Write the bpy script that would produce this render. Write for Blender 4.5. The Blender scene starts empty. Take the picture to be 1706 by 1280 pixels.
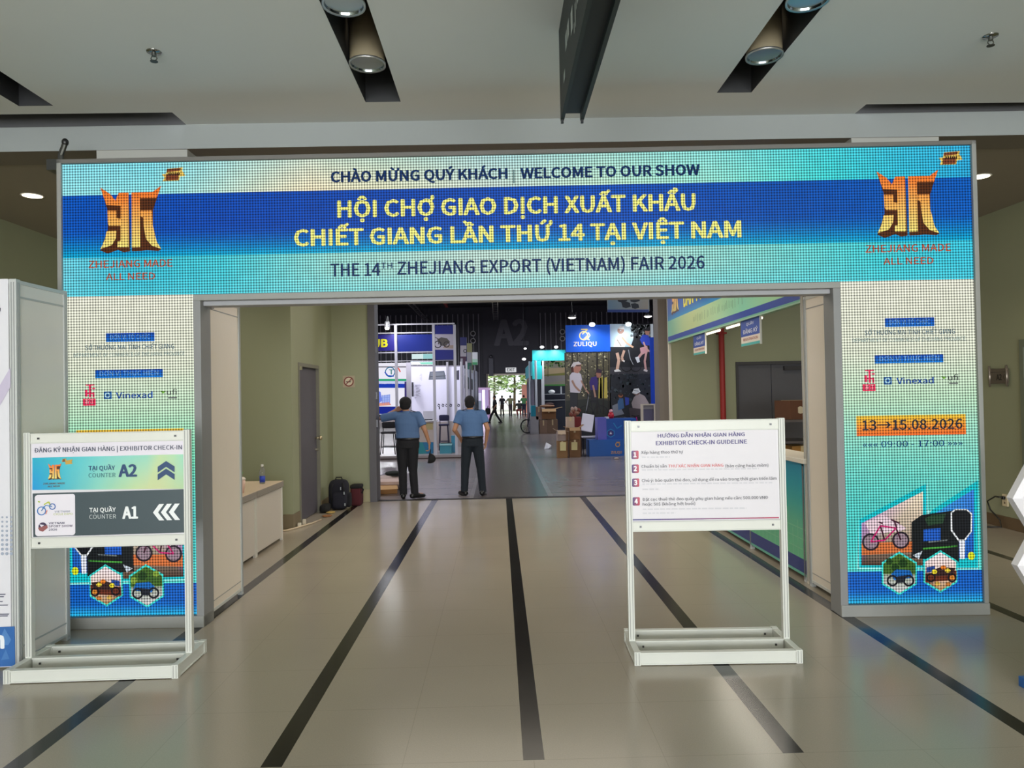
import bpy, math, random
from math import sin, cos, pi, radians, sqrt
from mathutils import Vector, Matrix
random.seed(7)
SC = bpy.context.scene
COL = SC.collection

# ------------------------------------------------------------------ camera, world, sun, large lights, exposure
FPX, CAMH = 1230.0, 1.675
def _axes():
    r = radians(1.05)
    d = Vector(((831.5-853)/FPX, (659.2-640)/FPX, 1)).normalized()
    u = Vector((-sin(r), -cos(r), 0)); u = (u - d*u.dot(d)).normalized()
    x = d.cross(u)
    if x.x < 0: x = -x
    return Matrix((x, d, u))
RW = _axes()
CAMP = Vector((0, 0, CAMH))
cam = bpy.data.cameras.new('camera')
cam.sensor_width = 36; cam.lens = FPX/1706*36; cam.clip_end = 400; cam.clip_start = .05
camo = bpy.data.objects.new('camera', cam); COL.objects.link(camo)
_X = RW @ Vector((1, 0, 0)); _Y = RW @ Vector((0, -1, 0)); _Z = RW @ Vector((0, 0, -1))
camo.matrix_world = Matrix(((_X.x, _Y.x, _Z.x, 0), (_X.y, _Y.y, _Z.y, 0), (_X.z, _Y.z, _Z.z, CAMH), (0, 0, 0, 1)))
SC.camera = camo
SC.view_settings.view_transform = 'Standard'; SC.view_settings.look = 'None'
SC.view_settings.gamma = 1; SC.view_settings.use_curve_mapping = False
SC.view_settings.exposure = 0.0
try:
    SC.cycles.use_denoising = True
    SC.cycles.max_bounces = 8; SC.cycles.diffuse_bounces = 5
    SC.cycles.sample_clamp_indirect = 6
except Exception: pass
w = bpy.data.worlds.new('daylight'); SC.world = w; w.use_nodes = True
w.node_tree.nodes['Background'].inputs[0].default_value = (.90, .96, 1, 1)
w.node_tree.nodes['Background'].inputs[1].default_value = 1.5
def lamp(name, kind, loc, energy, color=(1, 1, 1), size=1, size_y=None, aim=None, **kw):
    L = bpy.data.lights.new(name, kind); L.energy = energy; L.color = color
    if kind == 'AREA':
        L.size = size
        if size_y: L.shape = 'RECTANGLE'; L.size_y = size_y
    elif kind != 'SUN': L.shadow_soft_size = size
    for k, v in kw.items(): setattr(L, k, v)
    o = bpy.data.objects.new(name, L); COL.objects.link(o); o.location = loc
    if aim is not None:
        o.rotation_euler = (Vector(aim) - Vector(loc)).to_track_quat('-Z', 'Y').to_euler()
    return o
lamp('sun', 'SUN', (0, -20, 40), 6, (1, .96, .88), aim=(0, -8, 0), angle=.02)
lamp('glass_front_daylight', 'AREA', (0, -8.6, 1.65), 1250, (.95, .98, 1), 11, 3.1, aim=(0, 0, 2.6))
for i, (x, y, e) in enumerate([(-7, 17, 700), (9, 17, 700), (-8, 32, 1100), (10, 32, 1100), (-8, 52, 1400), (10, 52, 1400)]):
    lamp('hall_bay_light', 'AREA', (x, y, 8.2), e, (.93, .95, 1), 2.5, aim=(x, y, 0), specular_factor=.15)

for y in (7.4, 9.0, 10.6): lamp('passage_fill_light', 'AREA', (.25, y, 3.7), 44, (1, .91, .77), 4.2, .9, aim=(.25, y, 0))  # unseen area lights, added as broad fill in place of the passage downlights

# ------------------------------------------------------------------ geometry helpers
def ray(px, py): return RW @ Vector(((px-853)/FPX, (py-640)/FPX, 1))
def at(px, py, y):
    d = ray(px, py); return CAMP + d*(y/d.y)
def at_x(px, py, x):
    d = ray(px, py); return CAMP + d*(x/d.x)
def at_z(px, py, z=0):
    d = ray(px, py); return CAMP + d*((z-CAMH)/d.z)
class Plane:
    """upright plane: point o, u runs along xd, v is up, nrm points to the viewer's side"""
    def __init__(s, o, xd, nrm=None):
        s.o = Vector(o); s.x = Vector(xd).normalized(); s.z = Vector((0, 0, 1))
        s.n = s.x.cross(s.z) if nrm is None else Vector(nrm).normalized()
    def pt(s, u, v, off=0): return s.o + s.x*u + s.z*v + s.n*off
    def uv(s, px, py):
        d = ray(px, py); t = (s.o-CAMP).dot(s.n)/d.dot(s.n)
        p = CAMP + d*t - s.o
        return (p.dot(s.x), p.z)
_lin = {}
def lin(c):
    c = tuple(c)
    if c not in _lin:
        _lin[c] = tuple(((v/255)/12.92 if v/255 <= .04045 else (((v/255)+.055)/1.055)**2.4) for v in c[:3]) + (1.0,)
    return _lin[c]
def mix(a, b, t): return tuple(a[i] + (b[i]-a[i])*t for i in range(3))
def ramp(stops, t):
    if t <= stops[0][0]: return stops[0][1]
    for (t0, c0), (t1, c1) in zip(stops, stops[1:]):
        if t <= t1: return mix(c0, c1, (t-t0)/(t1-t0))
    return stops[-1][1]
_tc = {}
try:                                        # Blender's own interface typeface, falls back to its built-in one
    import os
    FONT = bpy.data.fonts.load(os.path.join(bpy.utils.system_resource('DATAFILES'), 'fonts', 'Noto Sans CJK Regular.woff2'))
except Exception: FONT = None
def glyphs(s):
    if s in _tc: return _tc[s]
    c = bpy.data.curves.new('lettering', 'FONT'); c.body = s; c.resolution_u = 2
    if FONT: c.font = FONT
    o = bpy.data.objects.new('lettering', c); COL.objects.link(o)
    dg = bpy.context.evaluated_depsgraph_get(); dg.update()
    me = bpy.data.meshes.new_from_object(o.evaluated_get(dg))
    vs = [(v.co.x, v.co.y) for v in me.vertices]; fs = [tuple(p.vertices) for p in me.polygons]
    bpy.data.objects.remove(o); bpy.data.curves.remove(c); bpy.data.meshes.remove(me)
    if s != 'H':
        hv = glyphs('H')[2]; vs = [(x*.727/hv, y*.727/hv) for x, y in vs]; hh = hv
    else: hh = max(y for x, y in vs)
    _tc[s] = (vs, fs, hh); return _tc[s]
class MB:
    def __init__(s): s.v = []; s.f = []; s.m = []; s.c = []; s.mats = []
    def mi(s, mat):
        if mat not in s.mats: s.mats.append(mat)
        return s.mats.index(mat)
    def face(s, pts, mat, col=(255, 255, 255)):
        b = len(s.v); s.v += [tuple(p) for p in pts]; s.f.append(tuple(range(b, b+len(pts)))); s.m.append(s.mi(mat)); s.c.append(col)
    def mesh(s, vs, fs, mat, col):
        b = len(s.v); s.v += [tuple(p) for p in vs]; k = s.mi(mat)
        for f in fs: s.f.append(tuple(b+i for i in f)); s.m.append(k); s.c.append(col)
    def box(s, x0, y0, z0, x1, y1, z1, mat, col=(255, 255, 255)):
        s.obox(((x0+x1)/2, (y0+y1)/2, (z0+z1)/2), (x1-x0, y1-y0, z1-z0), None, mat, col); return s
    def obox(s, c, d, R, mat, col=(255, 255, 255)):
        c = Vector(c); vs = []
        for i in range(8):
            p = Vector(((i & 1)-.5, ((i >> 1) & 1)-.5, ((i >> 2) & 1)-.5)); p = Vector((p.x*d[0], p.y*d[1], p.z*d[2]))
            vs.append(c + (R @ p if R else p))
        s.mesh(vs, [(0, 2, 3, 1), (4, 5, 7, 6), (0, 1, 5, 4), (2, 6, 7, 3), (0, 4, 6, 2), (1, 3, 7, 5)], mat, col); return s
    def tube(s, pts, r, mat, col=(255, 255, 255), n=10, caps=True):
        pts = [Vector(p) for p in pts]; rs = r if isinstance(r, (list, tuple)) else [r]*len(pts)
        vs = []; prev = None
        for i, p in enumerate(pts):
            t = (pts[min(i+1, len(pts)-1)] - pts[max(i-1, 0)]).normalized()
            a = prev if prev is not None else (Vector((0, 0, 1)) if abs(t.z) < .9 else Vector((1, 0, 0)))
            a = (a - t*a.dot(t)).normalized(); prev = a; b = t.cross(a)
            vs += [p + (a*cos(2*pi*k/n) + b*sin(2*pi*k/n))*rs[i] for k in range(n)]
        fs = [(i*n+k, i*n+(k+1) % n, (i+1)*n+(k+1) % n, (i+1)*n+k) for i in range(len(pts)-1) for k in range(n)]
        if caps: fs += [tuple(reversed(range(n))), tuple((len(pts)-1)*n+k for k in range(n))]
        s.mesh(vs, fs, mat, col); return s
    def lathe(s, prof, c, mat, col=(255, 255, 255), n=24, R=None, open_=False):
        c = Vector(c); vs = []
        for r, z in prof:
            for k in range(n):
                p = Vector((r*cos(2*pi*k/n), r*sin(2*pi*k/n), z)); vs.append(c + (R @ p if R else p))
        fs = [(i*n+k, i*n+(k+1) % n, (i+1)*n+(k+1) % n, (i+1)*n+k) for i in range(len(prof)-1) for k in range(n)]
        if prof[0][0] > 1e-5 and not open_: fs.append(tuple(reversed(range(n))))
        if prof[-1][0] > 1e-5: fs.append(tuple((len(prof)-1)*n+k for k in range(n)))
        s.mesh(vs, fs, mat, col); return s
    def ell(s, c, rad, mat, col=(255, 255, 255), n=14, R=None):
        prof = [(max(1e-6, sin(pi*i/n)), -cos(pi*i/n)) for i in range(n+1)]
        c = Vector(c); m = n*2; vs = []
        for r, z in prof:
            for k in range(m):
                p = Vector((rad[0]*r*cos(2*pi*k/m), rad[1]*r*sin(2*pi*k/m), rad[2]*z)); vs.append(c + (R @ p if R else p))
        s.mesh(vs, [(i*m+k, i*m+(k+1) % m, (i+1)*m+(k+1) % m, (i+1)*m+k) for i in range(n) for k in range(m)], mat, col); return s
    def torus(s, c, R, r, ax, ay, mat, col=(255, 255, 255), n=28, k=8):
        c = Vector(c); ax = Vector(ax); ay = Vector(ay)
        vs = []; az = ax.cross(ay)
        for i in range(n):
            a = 2*pi*i/n; d = ax*cos(a)+ay*sin(a)
            vs += [c + d*(R+r*cos(2*pi*j/k)) + az*(r*sin(2*pi*j/k)) for j in range(k)]
        s.mesh(vs, [(i*k+j, ((i+1) % n)*k+j, ((i+1) % n)*k+(j+1) % k, i*k+(j+1) % k) for i in range(n) for j in range(k)], mat, col); return s
    # flat print on a plane
    def poly(s, pl, uv, off, mat, col, cf=None):
        pts = [pl.pt(u, v, off) for u, v in uv]
        s.face(pts, mat, [cf(u, v) for u, v in uv] if cf else col); return s
    def rect(s, pl, u0, v0, u1, v1, off, mat, col): return s.poly(pl, [(u0, v0), (u1, v0), (u1, v1), (u0, v1)], off, mat, col)
    def grid(s, pl, u0, v0, u1, v1, nu, nv, off, mat, cf):
        for i in range(nu):
            for j in range(nv):
                a = u0+(u1-u0)*i/nu; b = u0+(u1-u0)*(i+1)/nu; p = v0+(v1-v0)*j/nv; q = v0+(v1-v0)*(j+1)/nv
                s.poly(pl, [(a, p), (b, p), (b, q), (a, q)], off, mat, None, cf)
        return s
    def text(s, st, pl, u0, u1, v, cap, off, mat, col, bold=.02, cf=None, slant=0):
        """lettering fitted between u0 and u1, base line v, capital height cap"""
        vs, fs, _ = glyphs(st)
        if not vs: return s
        xa = min(p[0] for p in vs); xb = max(p[0] for p in vs); sy = cap/.727; w_ = bold*sy
        sx = (u1-u0-2*w_)/(xb-xa)
        k = [(0, 0)] if bold < .004 else [(-1, 0), (1, 0)] if bold < .013 else [(-1, 0), (1, 0), (0, .7), (0, -.7), (-.8, .5), (.8, .5), (-.8, -.5), (.8, -.5)]
        if bold > .03: k.append((0, 0))
        for f in fs:
            q = [(u0+w_+(vs[i][0]-xa)*sx, v+vs[i][1]*sy) for i in f]
            for n, (dx, dy) in enumerate(k): s.poly(pl, [(a+dx*w_, b_+dy*w_) for a, b_ in q], off+n*2e-5, mat, col, cf)
        return s
    def line(s, pl, uv, w, off, mat, col):
        for (a, b), (c, d) in zip(uv, uv[1:]):
            L = math.hypot(c-a, d-b) or 1; nx, ny = -(d-b)/L*w/2, (c-a)/L*w/2
            s.poly(pl, [(a-nx, b-ny), (c-nx, d-ny), (c+nx, d+ny), (a+nx, b+ny)], off, mat, col)
        return s
    def disc(s, pl, u, v, ru, rv, off, mat, col, n=20):
        return s.poly(pl, [(u+ru*cos(2*pi*k/n), v+rv*sin(2*pi*k/n)) for k in range(n)], off, mat, col)
    def ring(s, pl, u, v, r, w, off, mat, col, n=24, a0=0, a1=2*pi, sy=1):
        for k in range(n):
            a = a0+(a1-a0)*k/n; b = a0+(a1-a0)*(k+1)/n
            s.poly(pl, [(u+r*cos(a), v+r*sy*sin(a)), (u+(r+w)*cos(a), v+(r+w)*sy*sin(a)), (u+(r+w)*cos(b), v+(r+w)*sy*sin(b)), (u+r*cos(b), v+r*sy*sin(b))], off, mat, col)
        return s
    def build(s, name, parent=None, smooth=False, bevel=0, origin=None):
        me = bpy.data.meshes.new(name)
        if parent is not None: off = parent.matrix_world.translation if False else Vector(WL[parent.name])
        elif origin is not None: off = Vector(origin)
        elif s.v:
            xs = [p[0] for p in s.v]; ys = [p[1] for p in s.v]; zs = [p[2] for p in s.v]
            off = Vector(((min(xs)+max(xs))/2, (min(ys)+max(ys))/2, min(zs)))
        else: off = Vector()
        me.from_pydata([(p[0]-off.x, p[1]-off.y, p[2]-off.z) for p in s.v], [], s.f)
        for m in s.mats: me.materials.append(m)
        me.polygons.foreach_set('material_index', s.m)
        at_ = me.color_attributes.new('Col', 'FLOAT_COLOR', 'CORNER')
        flat = []
        for f, c in zip(s.f, s.c):
            if isinstance(c, list):
                for q in c: flat += lin(tuple(round(x, 1) for x in q))
            else: flat += lin(c)*len(f)
        at_.data.foreach_set('color', flat)
        if smooth: me.polygons.foreach_set('use_smooth', [True]*len(s.f))
        o = bpy.data.objects.new(name, me); COL.objects.link(o)
        if parent is not None: o.parent = parent; WL[o.name] = off
        else: o.location = off; WL[o.name] = off
        if bevel:
            b = o.modifiers.new('edge', 'BEVEL'); b.width = bevel; b.segments = 2; b.limit_method = 'ANGLE'; b.angle_limit = .7
        if smooth == 'auto':
            pass
        return o
WL = {}
def tag(o, label=None, cat=None, group=None, kind=None):
    if label: o['label'] = label
    if cat: o['category'] = cat
    if group: o['group'] = group
    if kind: o['kind'] = kind
    return o
def thing(name, label, cat, loc, group=None):
    o = bpy.data.objects.new(name, None); COL.objects.link(o); o.location = loc; o.empty_display_size = .1
    WL[o.name] = Vector(loc)
    return tag(o, label, cat, group)
def struct(o): o['kind'] = 'structure'; return o
def dup(root, loc, label=None, group=None, rotz=0, scale=None):
    r = root.copy(); COL.objects.link(r); r.location = loc; r.rotation_euler = (0, 0, rotz); WL[r.name] = Vector(loc)
    if scale: r.scale = scale
    if label: r['label'] = label
    if group: r['group'] = group
    for ch in list(root.children):
        c = ch.copy(); COL.objects.link(c); c.parent = r
        for g in ch.children:
            d = g.copy(); COL.objects.link(d); d.parent = c
    return r

# ------------------------------------------------------------------ materials
def newmat(name):
    m = bpy.data.materials.new(name); m.use_nodes = True
    return m, m.node_tree, m.node_tree.nodes['Principled BSDF']
def nd(t, typ, **kw):
    n = t.nodes.new(typ)
    for k, v in kw.items():
        if k.startswith('i'): n.inputs[int(k[1:])].default_value = v
        else: setattr(n, k, v)
    return n
def mth(t, op, a, b=None, c=None):
    n = t.nodes.new('ShaderNodeMath'); n.operation = op
    for i, q in enumerate((a, b, c)):
        if q is None: continue
        if isinstance(q, (int, float)): n.inputs[i].default_value = q
        else: t.links.new(q, n.inputs[i])
    return n.outputs[0]
def colmat(name, rough=.5, metal=0, noise=.06, scale=6, bump=0, bscale=120, coat=0, spec=.5):
    """surface whose own colour comes from the part; slight procedural wear on top"""
    m, t, p = newmat(name)
    a = nd(t, 'ShaderNodeAttribute', attribute_name='Col')
    tc = nd(t, 'ShaderNodeTexCoord'); nz = nd(t, 'ShaderNodeTexNoise'); nz.inputs['Scale'].default_value = scale; nz.inputs['Detail'].default_value = 4
    t.links.new(tc.outputs['Object'], nz.inputs['Vector'])
    f = mth(t, 'MULTIPLY_ADD', nz.outputs['Fac'], 2*noise, 1-noise)
    hs = nd(t, 'ShaderNodeHueSaturation'); t.links.new(a.outputs['Color'], hs.inputs['Color']); t.links.new(f, hs.inputs['Value'])
    t.links.new(hs.outputs[0], p.inputs['Base Color'])
    p.inputs['Roughness'].default_value = rough; p.inputs['Metallic'].default_value = metal
    p.inputs['Specular IOR Level'].default_value = spec
    if bump:
        n2 = nd(t, 'ShaderNodeTexNoise'); n2.inputs['Scale'].default_value = bscale; t.links.new(tc.outputs['Object'], n2.inputs['Vector'])
        b = nd(t, 'ShaderNodeBump'); b.inputs['Strength'].default_value = bump; b.inputs['Distance'].default_value = .02
        t.links.new(n2.outputs['Fac'], b.inputs['Height']); t.links.new(b.outputs[0], p.inputs['Normal'])
    return m
PAINT = colmat('painted_surface', .55)
PLASTIC = colmat('white_aluminium_and_plastic', .35, noise=.02)
GLOSSY = colmat('gloss_plastic', .2, noise=.02)
METAL = colmat('brushed_metal', .35, .85)
FABRIC = colmat('woven_fabric', .9, bump=.25, bscale=14, noise=.08)
CARD = colmat('cardboard', .8, noise=.1, bump=.1)
PRINT = colmat('printed_vinyl', .45, noise=.02)
WALLP = colmat('wall_paint', .6, noise=.03, scale=1.5, bump=.02, bscale=200)
SKIN = colmat('skin', .55, noise=.05)
LEAF = colmat('leaves', .6, noise=.2)
def emitmat(name, strength, dots=False):
    m, t, p = newmat(name); t.nodes.remove(p)
    a = nd(t, 'ShaderNodeAttribute', attribute_name='Col'); e = nd(t, 'ShaderNodeEmission'); out = t.nodes['Material Output']
    t.links.new(a.outputs['Color'], e.inputs['Color']); e.inputs['Strength'].default_value = strength
    if dots:
        tc = nd(t, 'ShaderNodeTexCoord'); sx = nd(t, 'ShaderNodeSeparateXYZ'); t.links.new(tc.outputs['Object'], sx.inputs[0])
        k = 2*pi/.0205
        cx = mth(t, 'COSINE', mth(t, 'MULTIPLY', sx.outputs[0], k)); cz = mth(t, 'COSINE', mth(t, 'MULTIPLY', sx.outputs[2], k))
        pr = mth(t, 'ADD', cx, cz)                           # -2..2, bright diodes on a dark mask
        s = mth(t, 'MULTIPLY_ADD', pr, .44, 1.0)
        # slow unevenness between modules
        nz = nd(t, 'ShaderNodeTexNoise'); nz.inputs['Scale'].default_value = 14; t.links.new(tc.outputs['Object'], nz.inputs['Vector'])
        s = mth(t, 'MULTIPLY', mth(t, 'MAXIMUM', s, .16), mth(t, 'MULTIPLY_ADD', nz.outputs['Fac'], .3, .85))
        t.links.new(mth(t, 'MULTIPLY', s, strength), e.inputs['Strength'])
        g = nd(t, 'ShaderNodeBsdfGlossy'); g.inputs['Color'].default_value = (.012, .012, .012, 1); g.inputs['Roughness'].default_value = .4
        ad = nd(t, 'ShaderNodeAddShader'); t.links.new(e.outputs[0], ad.inputs[0]); t.links.new(g.outputs[0], ad.inputs[1]); t.links.new(ad.outputs[0], out.inputs[0])
    else: t.links.new(e.outputs[0], out.inputs[0])
    return m
LED = emitmat('led_pixels', .84, True)
SCREEN = emitmat('lit_panel', 1.0)
GLOW = emitmat('lamp_glow', 8.0)
GLOWSOFT = emitmat('lamp_glow_soft', 3.0)
GLASS, _t, _p = newmat('clear_plastic'); _p.inputs['Transmission Weight'].default_value = .9; _p.inputs['Roughness'].default_value = .08; _p.inputs['IOR'].default_value = 1.3
CHROME = colmat('chrome', .12, 1.0, noise=.01)

def floor_mat():
    m, t, p = newmat('polished_tile_with_dark_inlay')
    tc = nd(t, 'ShaderNodeTexCoord'); sx = nd(t, 'ShaderNodeSeparateXYZ'); t.links.new(tc.outputs['Object'], sx.inputs[0])
    x, y = sx.outputs[0], sx.outputs[1]
    def dist(c, off, per):
        q = mth(t, 'ADD', c, -off+per/2+per*50); q = mth(t, 'MODULO', q, per); return mth(t, 'ABSOLUTE', mth(t, 'SUBTRACT', q, per/2))
    ds = dist(x, .129, 1.2); band = mth(t, 'MULTIPLY', mth(t, 'LESS_THAN', ds, .049), mth(t, 'GREATER_THAN', y, 3.41))
    jy = mth(t, 'LESS_THAN', dist(y, 3.41, .6), .0022); jx = mth(t, 'LESS_THAN', dist(x, .129, .6), .0018)
    joint = mth(t, 'MAXIMUM', jx, jy)
    n1 = nd(t, 'ShaderNodeTexNoise'); n1.inputs['Scale'].default_value = 160; n1.inputs['Detail'].default_value = 2; t.links.new(tc.outputs['Object'], n1.inputs['Vector'])
    n2 = nd(t, 'ShaderNodeTexNoise'); n2.inputs['Scale'].default_value = 1.1; t.links.new(tc.outputs['Object'], n2.inputs['Vector'])
    f = mth(t, 'MULTIPLY_ADD', n1.outputs['Fac'], .22, .80); f = mth(t, 'MULTIPLY', f, mth(t, 'MULTIPLY_ADD', n2.outputs['Fac'], .12, .94))
    r1 = nd(t, 'ShaderNodeMix', data_type='RGBA'); r1.inputs[6].default_value = lin((172, 162, 146)); r1.inputs[7].default_value = lin((120, 112, 98)); t.links.new(mth(t, 'MULTIPLY', joint, .28), r1.inputs[0])
    r2 = nd(t, 'ShaderNodeMix', data_type='RGBA'); t.links.new(r1.outputs[2], r2.inputs[6]); r2.inputs[7].default_value = lin((34, 31, 28)); t.links.new(band, r2.inputs[0])
    r3 = nd(t, 'ShaderNodeMix', data_type='RGBA'); t.links.new(r2.outputs[2], r3.inputs[6]); r3.inputs[7].default_value = lin((70, 66, 60)); t.links.new(mth(t, 'MULTIPLY', mth(t, 'MULTIPLY', band, jy), .8), r3.inputs[0])
    hs = nd(t, 'ShaderNodeHueSaturation'); t.links.new(r3.outputs[2], hs.inputs['Color']); t.links.new(f, hs.inputs['Value'])
    t.links.new(hs.outputs[0], p.inputs['Base Color'])
    t.links.new(mth(t, 'MULTIPLY_ADD', n2.outputs['Fac'], .06, .17), p.inputs['Roughness'])
    p.inputs['Specular IOR Level'].default_value = .45
    return m
def hall_floor_mat():
    m, t, p = newmat('grey_hall_tiles')
    tc = nd(t, 'ShaderNodeTexCoord'); sx = nd(t, 'ShaderNodeSeparateXYZ'); t.links.new(tc.outputs['Object'], sx.inputs[0])
    x, y = sx.outputs[0], sx.outputs[1]
    q = mth(t, 'MODULO', y, .9); jy = mth(t, 'LESS_THAN', q, .05)
    aisle = mth(t, 'MULTIPLY', mth(t, 'GREATER_THAN', x, -.45), mth(t, 'LESS_THAN', x, .78))
    edge = mth(t, 'SUBTRACT', mth(t, 'MULTIPLY', mth(t, 'GREATER_THAN', x, -.52), mth(t, 'LESS_THAN', x, .86)), aisle)
    n1 = nd(t, 'ShaderNodeTexNoise'); n1.inputs['Scale'].default_value = 2.5; n1.inputs['Detail'].default_value = 6; t.links.new(tc.outputs['Object'], n1.inputs['Vector'])
    a = nd(t, 'ShaderNodeMix', data_type='RGBA'); a.inputs[6].default_value = lin((130, 122, 123)); a.inputs[7].default_value = lin((98, 92, 91)); t.links.new(aisle, a.inputs[0])
    b = nd(t, 'ShaderNodeMix', data_type='RGBA'); t.links.new(a.outputs[2], b.inputs[6]); b.inputs[7].default_value = lin((80, 76, 76)); t.links.new(mth(t, 'MULTIPLY', jy, .7), b.inputs[0])
    c = nd(t, 'ShaderNodeMix', data_type='RGBA'); t.links.new(b.outputs[2], c.inputs[6]); c.inputs[7].default_value = lin((150, 146, 148)); t.links.new(mth(t, 'MULTIPLY', edge, .6), c.inputs[0])
    hs = nd(t, 'ShaderNodeHueSaturation'); t.links.new(c.outputs[2], hs.inputs['Color']); t.links.new(mth(t, 'MULTIPLY_ADD', n1.outputs['Fac'], .3, .85), hs.inputs['Value'])
    t.links.new(hs.outputs[0], p.inputs['Base Color']); p.inputs['Roughness'].default_value = .24; p.inputs['Specular IOR Level'].default_value = .45
    return m
FLOORM = floor_mat(); HFLOORM = hall_floor_mat()


# ------------------------------------------------------------------ the setting
FZ, SOF = 3.95, 3.75                       # front ceiling, rear soffit
XL, XR = -5.55, 5.95                       # foyer side walls
GREEN = (148, 151, 122); DGREY = (92, 90, 96); CEIL = (214, 216, 212)
b = MB(); b.face([(XL, -9, 0), (XR, -9, 0), (XR, 12.06, 0), (XL, 12.06, 0)], FLOORM)
struct(b.build('floor', origin=(0, 0, 0)))
b = MB(); b.box(-2.1, 12.0, -.02, 2.75, 12.14, .004, PAINT, (44, 40, 40)); struct(b.build('trim_1'))
b = MB(); b.face([(-22, 12.06, -.001), (26, 12.06, -.001), (26, 66, -.001), (-22, 66, -.001)], HFLOORM)
struct(b.build('floor_hall', origin=(0, 0, 0)))
# front ceiling with three lamp slots and two shadow gaps before the beam
SLOTS = [(-3.62, -3.36), (-.985, -.715), (1.70, 1.965)]
SEND = [5.66, 5.66, 5.56]
def fy(x): return 6.05 - .012*x            # face of the cross beam
b = MB()
def cq(x0, y0, x1, y1): b.face([(x0, y0, FZ), (x0, y1, FZ), (x1, y1, FZ), (x1, y0, FZ)], WALLP, CEIL)
xs = [XL] + [v for s in SLOTS for v in s] + [XR]
for i in range(0, len(xs), 2): cq(xs[i], -2, xs[i+1], 5.5)
cq(XL, -9, XR, -2)
for (a, c), e in zip(SLOTS, SEND): cq(a, e, c, 5.7)
for i in range(0, len(xs), 2): cq(xs[i], 5.5, xs[i+1], 5.7)
cq(XL, 5.7, XR, 5.82)
b.face([(-2.53, 5.82, FZ), (-2.53, fy(-2.5), FZ), (2.98, fy(2.9), FZ), (2.98, 5.82, FZ)], WALLP, CEIL)
# the end of the right-hand side ceiling stops a little earlier, gap faces coloured dark to paint in its shade
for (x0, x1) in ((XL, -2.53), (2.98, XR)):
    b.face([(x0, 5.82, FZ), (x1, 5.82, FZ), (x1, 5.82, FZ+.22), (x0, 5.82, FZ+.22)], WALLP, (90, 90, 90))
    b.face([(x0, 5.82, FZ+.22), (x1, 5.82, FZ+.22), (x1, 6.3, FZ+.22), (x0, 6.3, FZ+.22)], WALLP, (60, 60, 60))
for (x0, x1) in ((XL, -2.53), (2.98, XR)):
    b.face([(x0, fy(x0)-.006, FZ-.002), (x1, fy(x1)-.006, FZ-.002), (x1, fy(x1)-.006, FZ+.22), (x0, fy(x0)-.006, FZ+.22)], PAINT, (84, 84, 86))  # dark strip over the beam face, the gap's shade put into its colour
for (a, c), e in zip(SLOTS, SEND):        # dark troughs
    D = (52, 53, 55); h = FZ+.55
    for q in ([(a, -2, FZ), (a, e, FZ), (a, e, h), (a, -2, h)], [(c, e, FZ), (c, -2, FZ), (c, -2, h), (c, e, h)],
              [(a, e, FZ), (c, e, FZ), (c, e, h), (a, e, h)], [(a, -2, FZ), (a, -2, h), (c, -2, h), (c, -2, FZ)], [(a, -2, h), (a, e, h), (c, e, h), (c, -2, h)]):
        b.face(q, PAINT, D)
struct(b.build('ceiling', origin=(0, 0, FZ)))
b = MB()                                    # cross beam
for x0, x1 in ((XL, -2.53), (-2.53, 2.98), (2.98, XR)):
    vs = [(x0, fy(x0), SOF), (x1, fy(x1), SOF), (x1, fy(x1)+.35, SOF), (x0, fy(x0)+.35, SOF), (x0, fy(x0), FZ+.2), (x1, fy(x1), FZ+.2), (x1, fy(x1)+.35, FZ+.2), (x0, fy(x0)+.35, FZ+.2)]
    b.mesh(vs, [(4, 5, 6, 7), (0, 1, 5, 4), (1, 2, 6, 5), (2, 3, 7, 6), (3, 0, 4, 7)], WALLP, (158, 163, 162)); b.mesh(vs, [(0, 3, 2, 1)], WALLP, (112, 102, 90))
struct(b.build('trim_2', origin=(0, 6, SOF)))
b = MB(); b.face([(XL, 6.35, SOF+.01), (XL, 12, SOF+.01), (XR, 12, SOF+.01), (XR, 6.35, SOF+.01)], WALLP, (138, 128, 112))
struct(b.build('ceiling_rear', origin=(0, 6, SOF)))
for nm, x0, x1 in (('column_left', -3.27, -2.53), ('column_right', 2.95, 3.68)):
    b = MB(); b.box(x0, fy(x0)+.005, 0, x1, fy(x0)+.7, SOF, WALLP, (178, 178, 172))
    struct(b.build(nm))
# side walls, rear walls
def wall(name, pts, col=GREEN):
    b = MB(); b.face(pts, WALLP, col); struct(b.build(name, origin=pts[0])); return b
wall('wall_left', [(XL, -9, 0), (XL, 9.62, 0), (XL, 9.62, 3.96), (XL, -9, 3.96)])
wall('wall_right', [(XR, 12, 0), (XR, -9, 0), (XR, -9, 3.96), (XR, 12, 3.96)])
XS = -2.69
wall('wall_rear_left', [(XL, 9.62, 0), (XS, 9.62, 0), (XS, 9.62, SOF+.02), (XL, 9.62, SOF+.02)])
b = MB()
for y0, y1, z0 in ((9.62, 9.97, 0), (9.97, 11.04, 2.15), (11.04, 11.96, 0)):
    b.face([(XS, y0, z0), (XS, y1, z0), (XS, y1, SOF+.02), (XS, y0, SOF+.02)], WALLP, GREEN)
struct(b.build('wall_side_left', origin=(XS, 9.62, 0)))
b = MB(); WC = 11.96                        # rear wall with the hall opening
b.box(XS-.2, WC, 0, -2.10, WC+.28, 3.9, WALLP, GREEN)
b.box(2.77, WC, 0, 3.87, WC+.28, 3.9, WALLP, GREEN)
b.box(5.05, WC, 0, XR+.2, WC+.28, 3.9, WALLP, GREEN)
b.box(3.87, WC, 2.14, 5.05, WC+.28, 3.9, WALLP, GREEN)
b.box(-2.10, WC, 3.62, 2.77, WC+.28, 3.9, WALLP, GREEN)
struct(b.build('wall_rear', origin=(0, WC, 0)))
b = MB()                                    # dark steel jambs of the hall opening
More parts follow.
